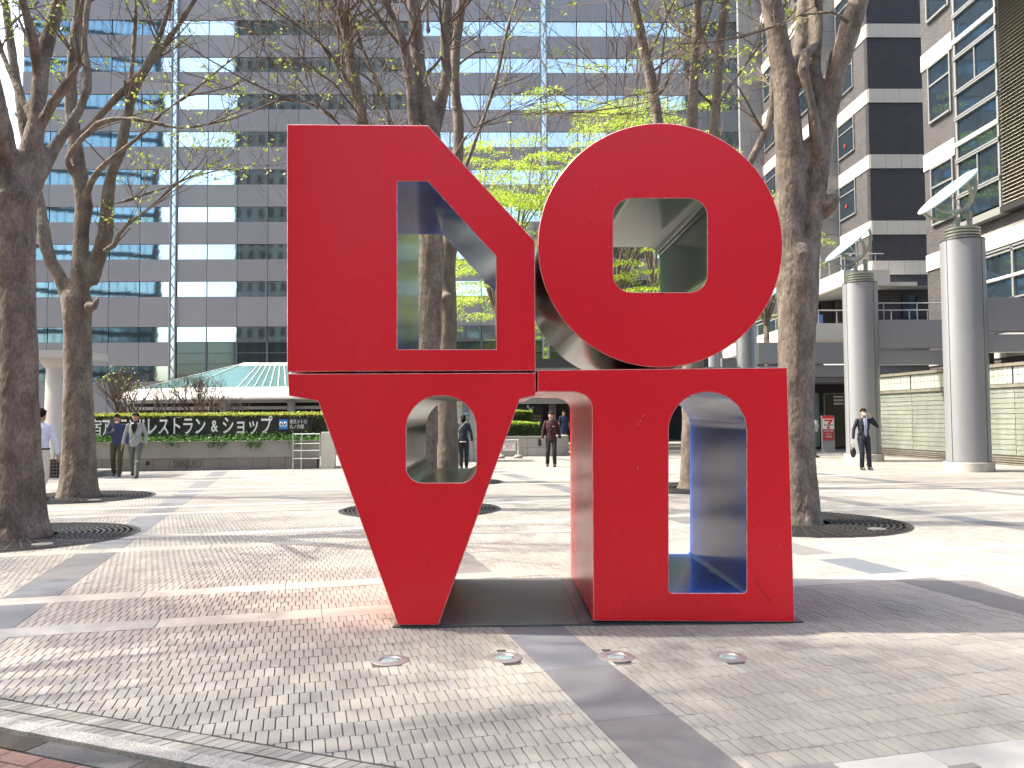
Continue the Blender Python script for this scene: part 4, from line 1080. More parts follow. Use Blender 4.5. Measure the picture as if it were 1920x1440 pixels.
# ================================================================== RED SCULPTURE (plain stacked blocks)
YF = 6.04; DEP = 1.75
sculp = thing('block_sculpture', 'giant glossy red sculpture of stacked blocks with blue and green openings', 'sculpture', (.75, YF+DEP/2, 0))
def s2(u, v): p = at(u, v, YF); return (p.x, p.z)
def arcp(cx, cy, r, a0, a1, n, ry=None): return [s2(cx+r*math.cos(R_(a0+(a1-a0)*i/n)), cy-(ry or r)*math.sin(R_(a0+(a1-a0)*i/n))) for i in range(n+1)]
def fillet_rect(u0, v0, u1, v1, rads, n=10):
    """rads: tl, tr, br, bl ; counter-clockwise in picture sense tl->bl->br->tr"""
    tl, tr_, br, bl = rads; P = []
    P += arcp(u0+tl, v0+tl, tl, 90, 180, n) if tl else [s2(u0, v0)]
    P += arcp(u0+bl, v1-bl, bl, 180, 270, n) if bl else [s2(u0, v1)]
    P += arcp(u1-br, v1-br, br, 270, 360, n) if br else [s2(u1, v1)]
    P += arcp(u1-tr_, v0+tr_, tr_, 0, 90, n) if tr_ else [s2(u1, v0)]
    return P
def inset(P, d):
    n = len(P); out = []
    ar = sum(P[i][0]*P[(i+1) % n][1]-P[(i+1) % n][0]*P[i][1] for i in range(n)); sg = 1 if ar > 0 else -1
    for i in range(n):
        p, q, r = Vector(P[i-1]), Vector(P[i]), Vector(P[(i+1) % n])
        e1 = (q-p); e2 = (r-q)
        if e1.length < 1e-6 or e2.length < 1e-6: out.append((q.x, q.y)); continue
        e1.normalize(); e2.normalize(); n1 = Vector((-e1.y, e1.x))*sg; n2 = Vector((-e2.y, e2.x))*sg
        m = n1+n2; k = d/max(.35, 1+n1.dot(n2)); q2 = q+m*k; out.append((q2.x, q2.y))
    return out
def block(outer, hole, m_in, m_side, label):
    from mathutils.geometry import delaunay_2d_cdt
    def dd(P): return [p for i, p in enumerate(P) if (Vector(p)-Vector(P[i-1])).length > .002]
    outer, hole = dd(outer), dd(hole); C = .0045
    oi, hi = inset(outer, C), inset(hole, -C)
    no, nh = len(outer), len(hole)
    es_ = [(i, (i+1) % no) for i in range(no)]+[(no+i, no+(i+1) % nh) for i in range(nh)]
    dv, de, tris, _, _, _ = delaunay_2d_cdt([Vector(p) for p in oi+hi], es_, [], 0, 1e-6)
    def inside(P, x, y):
        c = False; j = len(P)-1
        for i in range(len(P)):
            if (P[i][1] > y) != (P[j][1] > y) and x < (P[j][0]-P[i][0])*(y-P[i][1])/(P[j][1]-P[i][1])+P[i][0]: c = not c
            j = i
        return c
    allp = oi+hi; idx = [min(range(no+nh), key=lambda k: (allp[k][0]-v_.x)**2+(allp[k][1]-v_.y)**2) for v_ in dv]
    tris = [[idx[i] for i in t_] for t_ in tris]
    def cen(t_): return sum(allp[i][0] for i in t_)/3, sum(allp[i][1] for i in t_)/3
    tris = [t_ for t_ in tris if len(set(t_)) == 3 and inside(oi, *cen(t_)) and not inside(hi, *cen(t_))]
    bm = bmesh.new()
    def ring(P, y): return [bm.verts.new((x-.75, y-(YF+DEP/2), z)) for x, z in P]
    y0, y1 = YF, YF+DEP
    A = [ring(oi, y0), ring(outer, y0+C), ring(outer, y1-C), ring(oi, y1)]; B = [ring(hi, y0), ring(hole, y0+C), ring(hole, y1-C), ring(hi, y1)]
    for al in (A[0]+B[0], A[3]+B[3]):
        for t_ in tris:
            try: bm.faces.new([al[i] for i in t_])
            except ValueError: pass
    for R3, mi in ((A, 1), (B, 2)):
        for k in range(3):
            a, b = R3[k], R3[k+1]
            for i in range(len(a)):
                f = bm.faces.new((a[i], a[(i+1) % len(a)], b[(i+1) % len(a)], b[i])); f.material_index = mi if k == 1 else 3
                f.smooth = k == 1
    bmesh.ops.recalc_face_normals(bm, faces=bm.faces)
    me = bpy.data.meshes.new('block'); bm.to_mesh(me); bm.free()
    for m in (M_red, m_side, m_in, M_rim): me.materials.append(m)
    me.set_sharp_from_angle(angle=R_(32))
    return part('block', me, None, sculp, world=False, label=label)
M_rim = mat('edge_highlight', (.80, .32, .32), .3, var=.4, scale=25)  # pale chamfer colour paints a bright highlight along the block edges
# upper left: block with one rounded shoulder and an arched opening
outer = [s2(538, 233), s2(538, 697), s2(1004, 695), s2(1003, 452), s2(802, 235)]
block(outer, [s2(745, 340), s2(745, 655), s2(930, 655), s2(930, 480), s2(900, 448), s2(870, 415), s2(830, 371), s2(802, 340)], M_blue, M_red, 'upper left block with a chamfered corner and a tall opening')
# upper right: disc with a square window
cx0, cy0, rr0 = 1238, 460, 229
outer = [s2(cx0+rr0*1.003*math.cos(a), cy0-rr0*math.sin(a)) for a in [2*PI*i/96 for i in range(96)]]
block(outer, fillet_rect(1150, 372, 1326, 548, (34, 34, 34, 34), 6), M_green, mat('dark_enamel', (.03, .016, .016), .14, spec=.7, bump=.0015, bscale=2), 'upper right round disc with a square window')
# lower left: tapered block with arched opening
outer = [s2(539, 701), s2(541, 738)]+arcp(574, 768, 30, 90, 20, 6)[:]+[s2(746, 1172), s2(822, 1172), s2(990, 760)]+[s2(1004, 735), s2(1004, 699)]
outer = [s2(539, 701), s2(541, 742), s2(596, 752), s2(746, 1172), s2(822, 1172), s2(975, 748), s2(1004, 742), s2(1004, 699)]
block(outer, fillet_rect(762, 742, 893, 905, (62, 62, 30, 30)), M_green, M_red, 'lower left tapered block with a rounded opening')
# lower right: block with wide arch
outer = [s2(1008, 694), s2(1008, 734)]+[s2(1080, 735)]+arcp(1082, 765, 28, 90, 0, 6)[1:]+[s2(1113, 1164), s2(1490, 1166), s2(1476, 689)]
block(outer, fillet_rect(1254, 735, 1400, 1112, (73, 73, 8, 8)), M_blue, M_red, 'lower right rectangular block with a tall arched opening')
mb = MB(); mb.box(-.74, YF+.02, 0, 2.26, YF+1.78, .012); mb.box(-.72, YF+.04, .012, -.35, YF+DEP-.03, .02); mb.box(.62, YF+.04, .012, 2.16, YF+DEP-.03, .02)
part('base_plate', mb, mat('base_granite', (.10, .10, .10), .45, var=.1, scale=3, fine=.15, fscale=150), sculp)
# scratches and chips on the enamel
M_scr = mat('scratch', (.05, .004, .006), .6); M_chip = mat('chip', (.6, .5, .48), .6)
def scratch(pts, r, m, nm):
    mb = MB(); mb.tube([(s2(u, v)[0], YF-.0005, s2(u, v)[1]) for u, v in pts], r, 4); part(nm, mb, m, sculp)
scratch([(1417, 1086), (1421, 1098), (1430, 1109), (1438, 1119), (1444, 1128)], .0022, M_scr, 'scratch')
scratch([(1164, 1059), (1166, 1064)], .003, M_scr, 'scratch'); scratch([(1303, 1126), (1310, 1135)], .0014, M_scr, 'scratch')
scratch([(1082, 1140), (1092, 1128)], .0013, M_scr, 'scratch'); scratch([(800, 1060), (803, 1045)], .0013, M_scr, 'scratch')
for u, v in ((1196, 797), (1200, 790), (1205, 781), (1195, 877), (1195, 880), (1461, 1022)): scratch([(u, v), (u+1.5, v-2.5)], .002, M_chip, 'chip')

# ================================================================== TREES
def world_line(pts, D, dy=None):
    out = []; n = len(pts)
    for i, q in enumerate(pts):
        Y = D+(dy[i] if dy else 0)
        if len(q) > 3: Y = D+q[3]
        p = at(q[0], q[1], Y); out.append((p, q[2]/F*Y))
    return out
def densify(line, step=.25):
    """Catmull-Rom through the points"""
    P = [Vector(p) for p, r in line]; Rr = [r for p, r in line]; out = []
    for i in range(len(P)-1):
        p0 = P[max(i-1, 0)]; p1 = P[i]; p2 = P[i+1]; p3 = P[min(i+2, len(P)-1)]
        n = max(1, int((p2-p1).length/step))
        for k in range(n):
            t = k/n; t2 = t*t; t3 = t2*t
            q = .5*((2*p1)+(p2-p0)*t+(2*p0-5*p1+4*p2-p3)*t2+(3*p1-p0-3*p2+p3)*t3); out.append((q, Rr[i]+(Rr[i+1]-Rr[i])*t))
    out.append((P[-1], Rr[-1])); return out
def make_tree(label, x, y, trunk, limbs, D, M_b, seedn, name='plaza_tree', voxel=.03, leaf_p=.25, leaf_size=.05, leaf_cols=None, levels=4, child_n=6, Lc=1.3, spread=.55, up=.25, rmin=.0045, group=None, base_r=None, twig_density=1.0, leaf_n=5, kid0=.45):
    global rnd
    rnd = random.Random(seedn)
    t = thing(name, label, 'tree', (x, y, 0), group=group)
    body = MB(); allm = []
    for ln in [trunk]+limbs:
        L = densify(world_line(ln, D)); allm.append(L)
        body.tube([p for p, r in L], [r for p, r in L], 14)
        for p, r in (L[0], L[-1]): body.ell(p, (r*.97,)*3, 12, 8)
    me = remesh(body, voxel, 3)
    co = np.empty(len(me.vertices)*3); me.vertices.foreach_get('co', co); co = co.reshape(-1, 3)
    no = np.empty(len(me.vertices)*3); me.vertices.foreach_get('normal', no); no = no.reshape(-1, 3)
    amp = voxel*.5
    dn = np.array([noise.noise(Vector((c[0]*4, c[1]*4, c[2]*1.6)))*1.6+noise.noise(Vector((c[0]*14, c[1]*14, c[2]*9)))*.5 for c in co])
    co = co+no*(dn*amp)[:, None]-np.array((x, y, 0)); me.vertices.foreach_set('co', co.ravel()); me.update()
    me.materials.append(M_b); o = part('trunk', me, None, t, world=False)
    tw = MB(); lf = MB()
    cols = leaf_cols or [(.36, .46, .06), (.28, .40, .05), (.42, .50, .08)]
    def rec(p, d, L, r, k):
        n = 3 if k > 0 else 2; pts = [p]; rr = [r]
        for i in range(n):
            d = (d+Vector((rnd.gauss(0, .13), rnd.gauss(0, .13), rnd.gauss(up*.25, .10)))).normalized(); p = p+d*(L/n); pts.append(p); rr.append(max(rmin, r*(1-.5*(i+1)/n)))
        tw.tube(pts, rr, 7 if r > .04 else (5 if r > .015 else 3), cap=False)
        if k <= 1 and rnd.random() < leaf_p:
            for _ in range(leaf_n):
                q = pts[rnd.randint(1, n)]+Vector((rnd.gauss(0, .07), rnd.gauss(0, .07), rnd.gauss(0, .03)))
                leaves(lf, 2, lambda: q+Vector((rnd.gauss(0, .04), rnd.gauss(0, .04), rnd.gauss(0, .02))), leaf_size, cols, .5)
        if k == 0: return
        for i in range(rnd.choice((2, 3, 3)) if k > 1 else rnd.choice((2, 3))):
            j = rnd.randint(1, n); q = pts[j]; nd = (d+Vector((rnd.gauss(0, spread), rnd.gauss(0, spread), rnd.gauss(up*.3, spread*.6)))).normalized()
            rec(q, nd, L*rnd.uniform(.55, .85), max(rmin, rr[j]*.62), k-1)
    for li, L in enumerate(allm[1:]):
        n = len(L)
        lastv = limbs[li][-1][1]
        if lastv > 60 and limbs[li][-1][2] > 4.5: continue
        tipd = (L[-1][0]-L[-2][0]).normalized()
        rec(L[-1][0], tipd, Lc*1.5, L[-1][1]*.9, levels)
        rec(L[-1][0], (tipd+Vector((rnd.gauss(0, .4), rnd.gauss(0, .4), 0))).normalized(), Lc*1.3, L[-1][1]*.7, levels)
        cnt = int(child_n*twig_density)
        for _ in range(cnt):
            i = rnd.randint(min(n-1, int(n*(kid0 if lastv < 0 else .35))), n-1); p, r = L[i]; dd = (L[min(i+1, n-1)][0]-L[max(i-1, 0)][0]).normalized()
            a = rnd.uniform(0, 6.28); side = Vector((math.cos(a), math.sin(a), rnd.uniform(.0, .6)))
            rec(p, (dd*.5+side*.8).normalized(), Lc*rnd.uniform(.6, 1.1), min(r*.35, .035), max(1, levels-1))
    part('branches', tw, M_twig, t)
    if lf.v: part('leaves', lf, M_leafy, t, kind='stuff', tint=True)
    return t
GP = 'zelkova like trees planted in grates on the plaza'
# tree 1 (nearest left)
D1 = T1[1]
make_tree('big dark trunk at the left edge, nearest tree, forking near the top', T1[0], T1[1],
    [(40, 1012, 56), (38, 985, 48), (36, 900, 42), (33, 760, 36), (31, 600, 33), (28, 450, 34), (26, 370, 40)],
    [[(28, 400, 34), (10, 310, 26, -.1), (-12, 200, 22, -.3), (-40, 60, 18, -.5), (-60, -80, 14, -.8)],
     [(30, 400, 34), (48, 320, 23, .1), (66, 240, 17, .2), (76, 140, 15, .3), (92, 60, 12, .4), (118, -10, 10, .5), (150, -120, 8, .6)],
     [(72, 150, 11, .3), (62, 70, 9, 0), (40, -5, 9, -.2), (20, -120, 7, -.4)],
     [(40, 400, 22), (70, 335, 13, .2), (100, 280, 11, .4), (134, 232, 9, .6), (163, 165, 8, .8), (158, 90, 7, 1.0), (165, 0, 6, 1.2), (180, -90, 5, 1.4)],
     [(72, 245, 10, .2), (98, 195, 8, .1), (124, 160, 7, 0), (150, 120, 6, -.2), (142, 55, 5, -.3), (160, -20, 5, -.4)],
     [(55, 215, 8, .2), (30, 160, 6, .4), (2, 95, 6, .6), (-20, 20, 5, .7)],
     [(16, 300, 9, -.2), (0, 250, 7, -.6), (-30, 190, 7, -1.0), (-70, 90, 6, -1.6)]],
    D1, M_bark, 11, kid0=.55, leaf_p=.40, leaf_size=.034, Lc=.8, child_n=4, group=GP, leaf_n=4, levels=3)
# tree 2
D2 = T2[1]
make_tree('second tree from the left, many crooked limbs, in front of the white column', T2[0], T2[1],
    [(146, 936, 40), (147, 915, 34), (148, 850, 29), (147, 720, 25), (145, 620, 23), (143, 560, 27)],
    [[(142, 565, 20), (117, 530, 13), (95, 490, 12), (80, 430, 12), (66, 350, 11, .3), (48, 250, 10, .5), (30, 140, 8, .8), (12, 30, 7, 1), (0, -80, 6, 1.2)],
     [(146, 560, 18), (152, 500, 16), (152, 430, 14), (158, 385, 16), (148, 320, 14), (136, 240, 12), (133, 160, 11), (140, 80, 10), (150, -10, 9), (158, -110, 7)],
     [(150, 540, 16), (176, 495, 14), (198, 440, 13), (201, 385, 11), (208, 330, 10), (227, 280, 10), (240, 215, 9), (258, 155, 7), (290, 110, 6), (333, 50, 5), (370, -10, 5), (410, -90, 4)],
     [(160, 250, 8), (198, 205, 7), (235, 165, 7), (270, 130, 6), (298, 70, 5), (318, 10, 5), (330, -60, 4)],
     [(188, 420, 5), (196, 480, 5), (178, 530, 6)],
     [(157, 385, 8, 0), (172, 340, 6, -.3), (200, 305, 5, -.5), (230, 280, 5, -.6), (275, 245, 4, -.7), (300, 215, 4, -.8), (350, 180, 3, -1)],
     [(150, 345, 6, .1), (132, 318, 5.5, -.2), (125, 298, 5, -.4), (140, 275, 5, -.6), (180, 235, 5, -.9), (225, 222, 4, -1.1), (280, 228, 4, -1.2), (335, 240, 3, -1.3), (390, 233, 2.4, -1.4)],
     [(205, 385, 4, .3), (250, 372, 3.6, .5), (290, 358, 3, .6), (318, 350, 2, .7)],
     [(196, 470, 6, -.2), (215, 460, 5, -.3), (222, 440, 4, -.3), (240, 420, 3, -.4), (262, 404, 2.4, -.4)],
     [(168, 575, 10, -.2), (178, 575, 7, -.3), (183, 562, 5, -.3)],
     [(240, 220, 6), (246, 140, 5, .2), (252, 70, 4.5, .3), (255, 0, 4, .4), (250, -80, 3, .5)]],
    D2, M_bark, 12, voxel=.035, leaf_p=.40, leaf_size=.042, Lc=1.0, child_n=4, group=GP, leaf_n=4, levels=3)
# tree 3 (right, big forked)
D3 = T3[1]
make_tree('big forked tree with pale lit left side right of the red sculpture', T3[0], T3[1],
    [(1494, 988, 52), (1495, 965, 44), (1494, 900, 38), (1492, 760, 34), (1493, 620, 35), (1495, 530, 40), (1494, 480, 38)],
    [[(1486, 520, 30), (1479, 430, 28), (1483, 340, 28), (1478, 250, 24), (1474, 170, 24), (1460, 90, 22), (1446, 0, 20), (1430, -120, 15)],
     [(1483, 170, 16, .1), (1497, 110, 15, .2), (1505, 40, 14, .4), (1512, -30, 13, .5), (1530, -130, 10, .6)],
     [(1508, 520, 26), (1518, 430, 21), (1532, 340, 20), (1540, 250, 19), (1536, 200, 15), (1527, 130, 12, .1), (1532, 60, 12, .2), (1530, -20, 11, .3), (1524, -120, 8, .4)],
     [(1540, 270, 18), (1556, 200, 18), (1572, 130, 18), (1592, 60, 20), (1612, -10, 20), (1640, -110, 15)],
     [(1490, 318, 20), (1508, 292, 15), (1528, 262, 12)],
     [(1536, 290, 12, -.1), (1520, 190, 9, -.2), (1506, 130, 11, -.2), (1510, 100, 10, -.15), (1530, 85, 8, .1)],
     [(1545, 400, 14), (1556, 385, 15, -.1), (1563, 374, 13, -.1)],
     [(1548, 190, 8, .3), (1550, 150, 8, .4), (1562, 100, 9, .4)],
     [(1590, 40, 6, -.3), (1560, 22, 3.5, -.4), (1500, 28, 3, -.4), (1450, 50, 2.5, -.5)]],
    D3, M_bark, 13, kid0=.72, voxel=.03, leaf_p=.22, leaf_size=.036, Lc=1.0, child_n=2, group=GP, leaf_n=5, levels=3)
# tree P (behind sculpture, left)
DP = TP[1]
make_tree('tall bare tree rising behind the upper left red block', TP[0], TP[1],
    [(789, 960, 34), (792, 900, 27), (798, 740, 25), (804, 600, 24), (810, 470, 24), (806, 400, 24)],
    [[(808, 420, 22), (812, 320, 20), (806, 235, 19), (788, 150, 15), (780, 70, 13), (775, -10, 12), (770, -110, 10)],
     [(800, 330, 12, -.1), (776, 235, 11, -.2), (768, 140, 10, -.2), (750, 60, 8, -.3), (735, 30, 7, -.3), (718, -10, 7, -.4), (700, -110, 5, -.5)],
     [(812, 260, 12, .1), (826, 190, 11, .2), (838, 140, 11, .3), (834, 80, 9, .3), (838, -10, 8, .4), (842, -110, 6, .5)],
     [(803, 60, 5, .1), (800, 20, 5, .2), (806, -30, 5, .2), (812, -110, 4, .3)],
     [(786, 60, 5, -.2), (760, 10, 4, -.2), (748, -50, 4, -.2)],
     [(815, 390, 8, .2), (800, 350, 6, .4), (760, 300, 4, .6), (720, 270, 3, .8)],
     [(820, 380, 7, -.3), (850, 300, 4, -.5), (888, 240, 3, -.6), (960, 215, 2.4, -.8), (1020, 212, 2, -1.)]],
    DP, M_bark, 14, voxel=.035, leaf_p=.06, leaf_size=.04, Lc=1.4, child_n=8, group=GP, leaf_n=2)
# tree S: leaning stem left of P
DS = 16.5; sx_, sy_ = xat(700, DS), DS
make_tree('slim leaning bare tree left of the tall one behind the red block', sx_, sy_,
    [(702, 930, 20), (702, 800, 17), (700, 600, 15), (696, 400, 14), (690, 300, 14)],
    [[(690, 320, 14), (680, 235, 12), (662, 140, 11), (650, 60, 10), (634, 0, 9), (615, -90, 8)],
     [(690, 330, 7, .4), (730, 240, 5, .5), (700, 140, 4, .6), (668, 60, 4, .8), (640, -20, 3, 1)],
     [(672, 190, 6, -.3), (640, 130, 4, -.6), (600, 80, 3, -.9), (560, 50, 2, -1.1)],
     [(688, 300, 6, -.3), (650, 250, 4, -.6), (600, 200, 3, -.9), (550, 190, 2, -1.1)]],
    DS, M_bark, 15, voxel=.035, leaf_p=.08, leaf_size=.04, Lc=1.7, child_n=12, spread=.6, group=GP, leaf_n=2)
# tree Q
DQ = TQ[1]
make_tree('pale knobbly trunk with sawn stub seen through the upper left opening', TQ[0], TQ[1],
    [(838, 912, 30), (838, 890, 23), (838, 760, 19), (839, 640, 18), (838, 560, 18), (838, 500, 17), (846, 440, 18)],
    [[(846, 450, 13), (850, 380, 11), (858, 300, 11), (860, 230, 10), (852, 150, 9), (858, 60, 9), (868, -20, 8), (872, -110, 6)],
     [(850, 445, 12), (866, 420, 11), (873, 375, 9), (875, 330, 8)],
     [(838, 562, 15, -.15), (836, 560, 12, -.3)],
     [(856, 160, 7, .2), (846, 90, 6, .2), (843, 20, 6, .3), (835, -60, 5, .4)],
     [(862, 340, 4, .3), (900, 240, 4, .6), (930, 150, 4, .8), (950, 60, 3.5, 1), (975, -20, 3, 1.2)]],
    DQ, M_bark2, 16, voxel=.035, leaf_p=.15, leaf_size=.045, Lc=1.7, child_n=8, group=GP, leaf_n=3)
# tree R
DR = TR[1]
make_tree('three stemmed tree rising behind the round red disc', TR[0], TR[1],
    [(1300, 922, 32), (1300, 900, 25), (1299, 780, 21), (1298, 660, 20), (1290, 560, 20), (1280, 500, 20)],
    [[(1282, 520, 15), (1262, 430, 13), (1243, 330, 11), (1234, 240, 11), (1218, 140, 10), (1200, 60, 10), (1186, -10, 9), (1170, -110, 7)],
     [(1290, 540, 14), (1290, 430, 12), (1293, 330, 11), (1298, 230, 10), (1302, 120, 9), (1308, 0, 9), (1312, -110, 7)],
     [(1294, 560, 14), (1320, 430, 11), (1335, 330, 10), (1338, 250, 9), (1346, 150, 9), (1352, 60, 8), (1364, -10, 8), (1380, -110, 6)],
     [(1330, 420, 8, .3), (1390, 330, 8, .4), (1425, 270, 8, .5), (1447, 210, 8, .6), (1452, 120, 6, .6), (1470, 0, 5, .6)],
     [(1350, 190, 5, -.2), (1385, 140, 4, -.3), (1420, 90, 3.5, -.4), (1450, 60, 2.5, -.4)]],
    DR, M_bark, 17, voxel=.035, leaf_p=.30, leaf_size=.05, Lc=1.5, child_n=7, group=GP, leaf_n=4)

# maples with layered bright leaves, and bare vase-shaped trees behind
def vase_tree(label, x, y, h, seedn, leafy, fork=.22, nst=6, spread=.34, name='maple_tree', layers=0, crown=3.0, zlo=.3, zhi=.9, dens=1.0):
    global rnd
    rnd = random.Random(seedn)
    t = thing(name, label, 'tree', (x, y, 0)); mb = MB(); tw = MB(); lf = MB()
    zf_ = h*fork; mb.tube([(x, y, 0), (x+.03, y, zf_*.5), (x, y, zf_)], [.16, .13, .13], 10)
    tips = []
    def rec(p, d, L, r, k):
        pts = [p]; rr = [r]
        for i in range(4):
            d = (d+Vector((rnd.gauss(0, .08), rnd.gauss(0, .08), .05))).normalized(); p = p+d*L/4; pts.append(p); rr.append(r*(1-.12*(i+1)))
        (mb if r > .03 else tw).tube(pts, rr, 7 if r > .03 else (4 if r > .012 else 3), cap=False)
        tips.append(p)
        if k == 0: return
        for i in range(rnd.choice((2, 3))):
            j = rnd.randint(2, 4); rec(pts[j], (d+Vector((rnd.gauss(0, .42), rnd.gauss(0, .42), rnd.uniform(-.1, .25)))).normalized(), L*rnd.uniform(.6, .85), max(.006, rr[j]*.58), k-1)
    for i in range(nst):
        a = 2*PI*i/nst+rnd.uniform(-.4, .4); d = Vector((math.cos(a)*spread, math.sin(a)*spread, 1)).normalized(); rec(Vector((x, y, zf_-.05)), d, h*.33, .085, 4)
    part('trunk', mb, M_bark, t, smooth=True); part('branches', tw, M_twig, t)
    if leafy:
        cols = [(.50, .62, .07), (.42, .58, .06), (.56, .64, .10), (.30, .46, .05)]
        for _ in range(layers):
            a = rnd.uniform(0, 6.28); rr = crown*math.sqrt(rnd.random()); c = Vector((x+rr*math.cos(a), y+rr*math.sin(a), h*rnd.uniform(zlo, zhi)-rr*.12)); R0 = rnd.uniform(.45, 1.1)
            n = int(330*R0*R0*dens)
            sl_ = Vector((math.cos(a), math.sin(a), 0))
            for _ in range(n):
                b = rnd.uniform(0, 6.28); q = R0*math.sqrt(rnd.random()); p = c+Vector((q*math.cos(b), q*math.sin(b)*.8, rnd.gauss(0, .05)-.12*(q/R0)**2)); p.z -= .12*((p-c).dot(sl_))
                leaves(lf, 1, lambda: p, .055, cols, .65)
            for _ in range(7):
                b = rnd.uniform(0, 6.28); tw.tube([c, c+Vector((math.cos(b)*R0*.9, math.sin(b)*R0*.7, -.05))], [.01, .004], 3, cap=False)
            near = min(tips, key=lambda p_: (p_-c).length); tw.tube([near, c], [.012, .01], 3, cap=False)
        part('leaves', lf, M_leafy, t, kind='stuff', tint=True)
    me = t.children
    return t
vase_tree('bright green maple behind the gap between upper block and disc', xat(935, 36), 36.5, 15, 21, True, fork=.4, layers=110, crown=3.2, zlo=.42, zhi=.9)
vase_tree('bright green maple behind the left rim of the round disc', xat(1140, 36), 36, 17, 22, True, fork=.3, layers=120, crown=3.6, zlo=.32, zhi=.95)
vase_tree('bright green maple seen through the square window of the disc', xat(1228, 35.5), 35.5, 10.5, 23, True, layers=40, crown=2.1, zlo=.38, zhi=.8)
vase_tree('tall bright green maple high above the top of the disc', xat(1235, 42), 42.5, 20, 41, True, fork=.4, layers=100, crown=3.6, zlo=.45, zhi=.92)
vase_tree('pale green maple between the disc and the brick office block', xat(1440, 39), 39, 13, 24, True, fork=.45, layers=30, crown=2.4, zlo=.5, zhi=.98)
vase_tree('bare vase shaped tree with many upright twigs behind the upper red block', xat(1090, 37), 37, 16, 25, False, nst=9, spread=.42, name='bare_tree')
vase_tree('bare twiggy tree far behind the tall plaza tree', xat(720, 40), 41, 17, 26, False, nst=8, spread=.36, name='bare_tree')
vase_tree('bare tree with upright limbs behind the top of the disc', xat(1180, 38), 39, 16, 27, False, nst=8, spread=.36, name='bare_tree')
# trees outside the picture at the left; very tall ones added to shade the paving
OUT = [(-7.5, 4.6, 10, 31, 'plaza tree just outside the left edge, nearest the camera', 22, 3.0, .5), (-13.5, 8.5, 12, 32, 'plaza tree outside the left edge, beyond the nearest one', 18, 3.2, .5),
       (-15, 1.0, 22, 33, 'very tall added shade tree outside the left edge, level with the kerb', 55, 4.6, 1.0), (-16, 5.6, 23, 34, 'very tall added shade tree outside the left edge, level with the sculpture', 60, 4.4, 1.0),
       (-11, -1.5, 21, 35, 'very tall added shade tree outside the left edge, beside the camera', 48, 4.6, 1.0), (-9.5, 3.0, 20, 36, 'very tall added shade tree outside the left edge with a high crown', 48, 4.2, 1.0),
       (-19, 11.5, 24, 37, 'very tall added shade tree outside the left edge, level with the first grate', 46, 4.8, .9), (-24, 17, 26, 38, 'very tall added shade tree outside the left edge, level with the second grate', 44, 5.0, .9), (-27, 24, 27, 39, 'tallest added shade tree outside the left edge, level with the planter', 40, 5.2, .9)]
for x, y, h, sd, lab, ly, cr, dn in OUT:
    vase_tree(lab, x, y, h, sd, True, nst=9, spread=.5, fork=.35, name='plaza_tree', layers=ly, crown=cr, zlo=.58, zhi=.98, dens=dn)

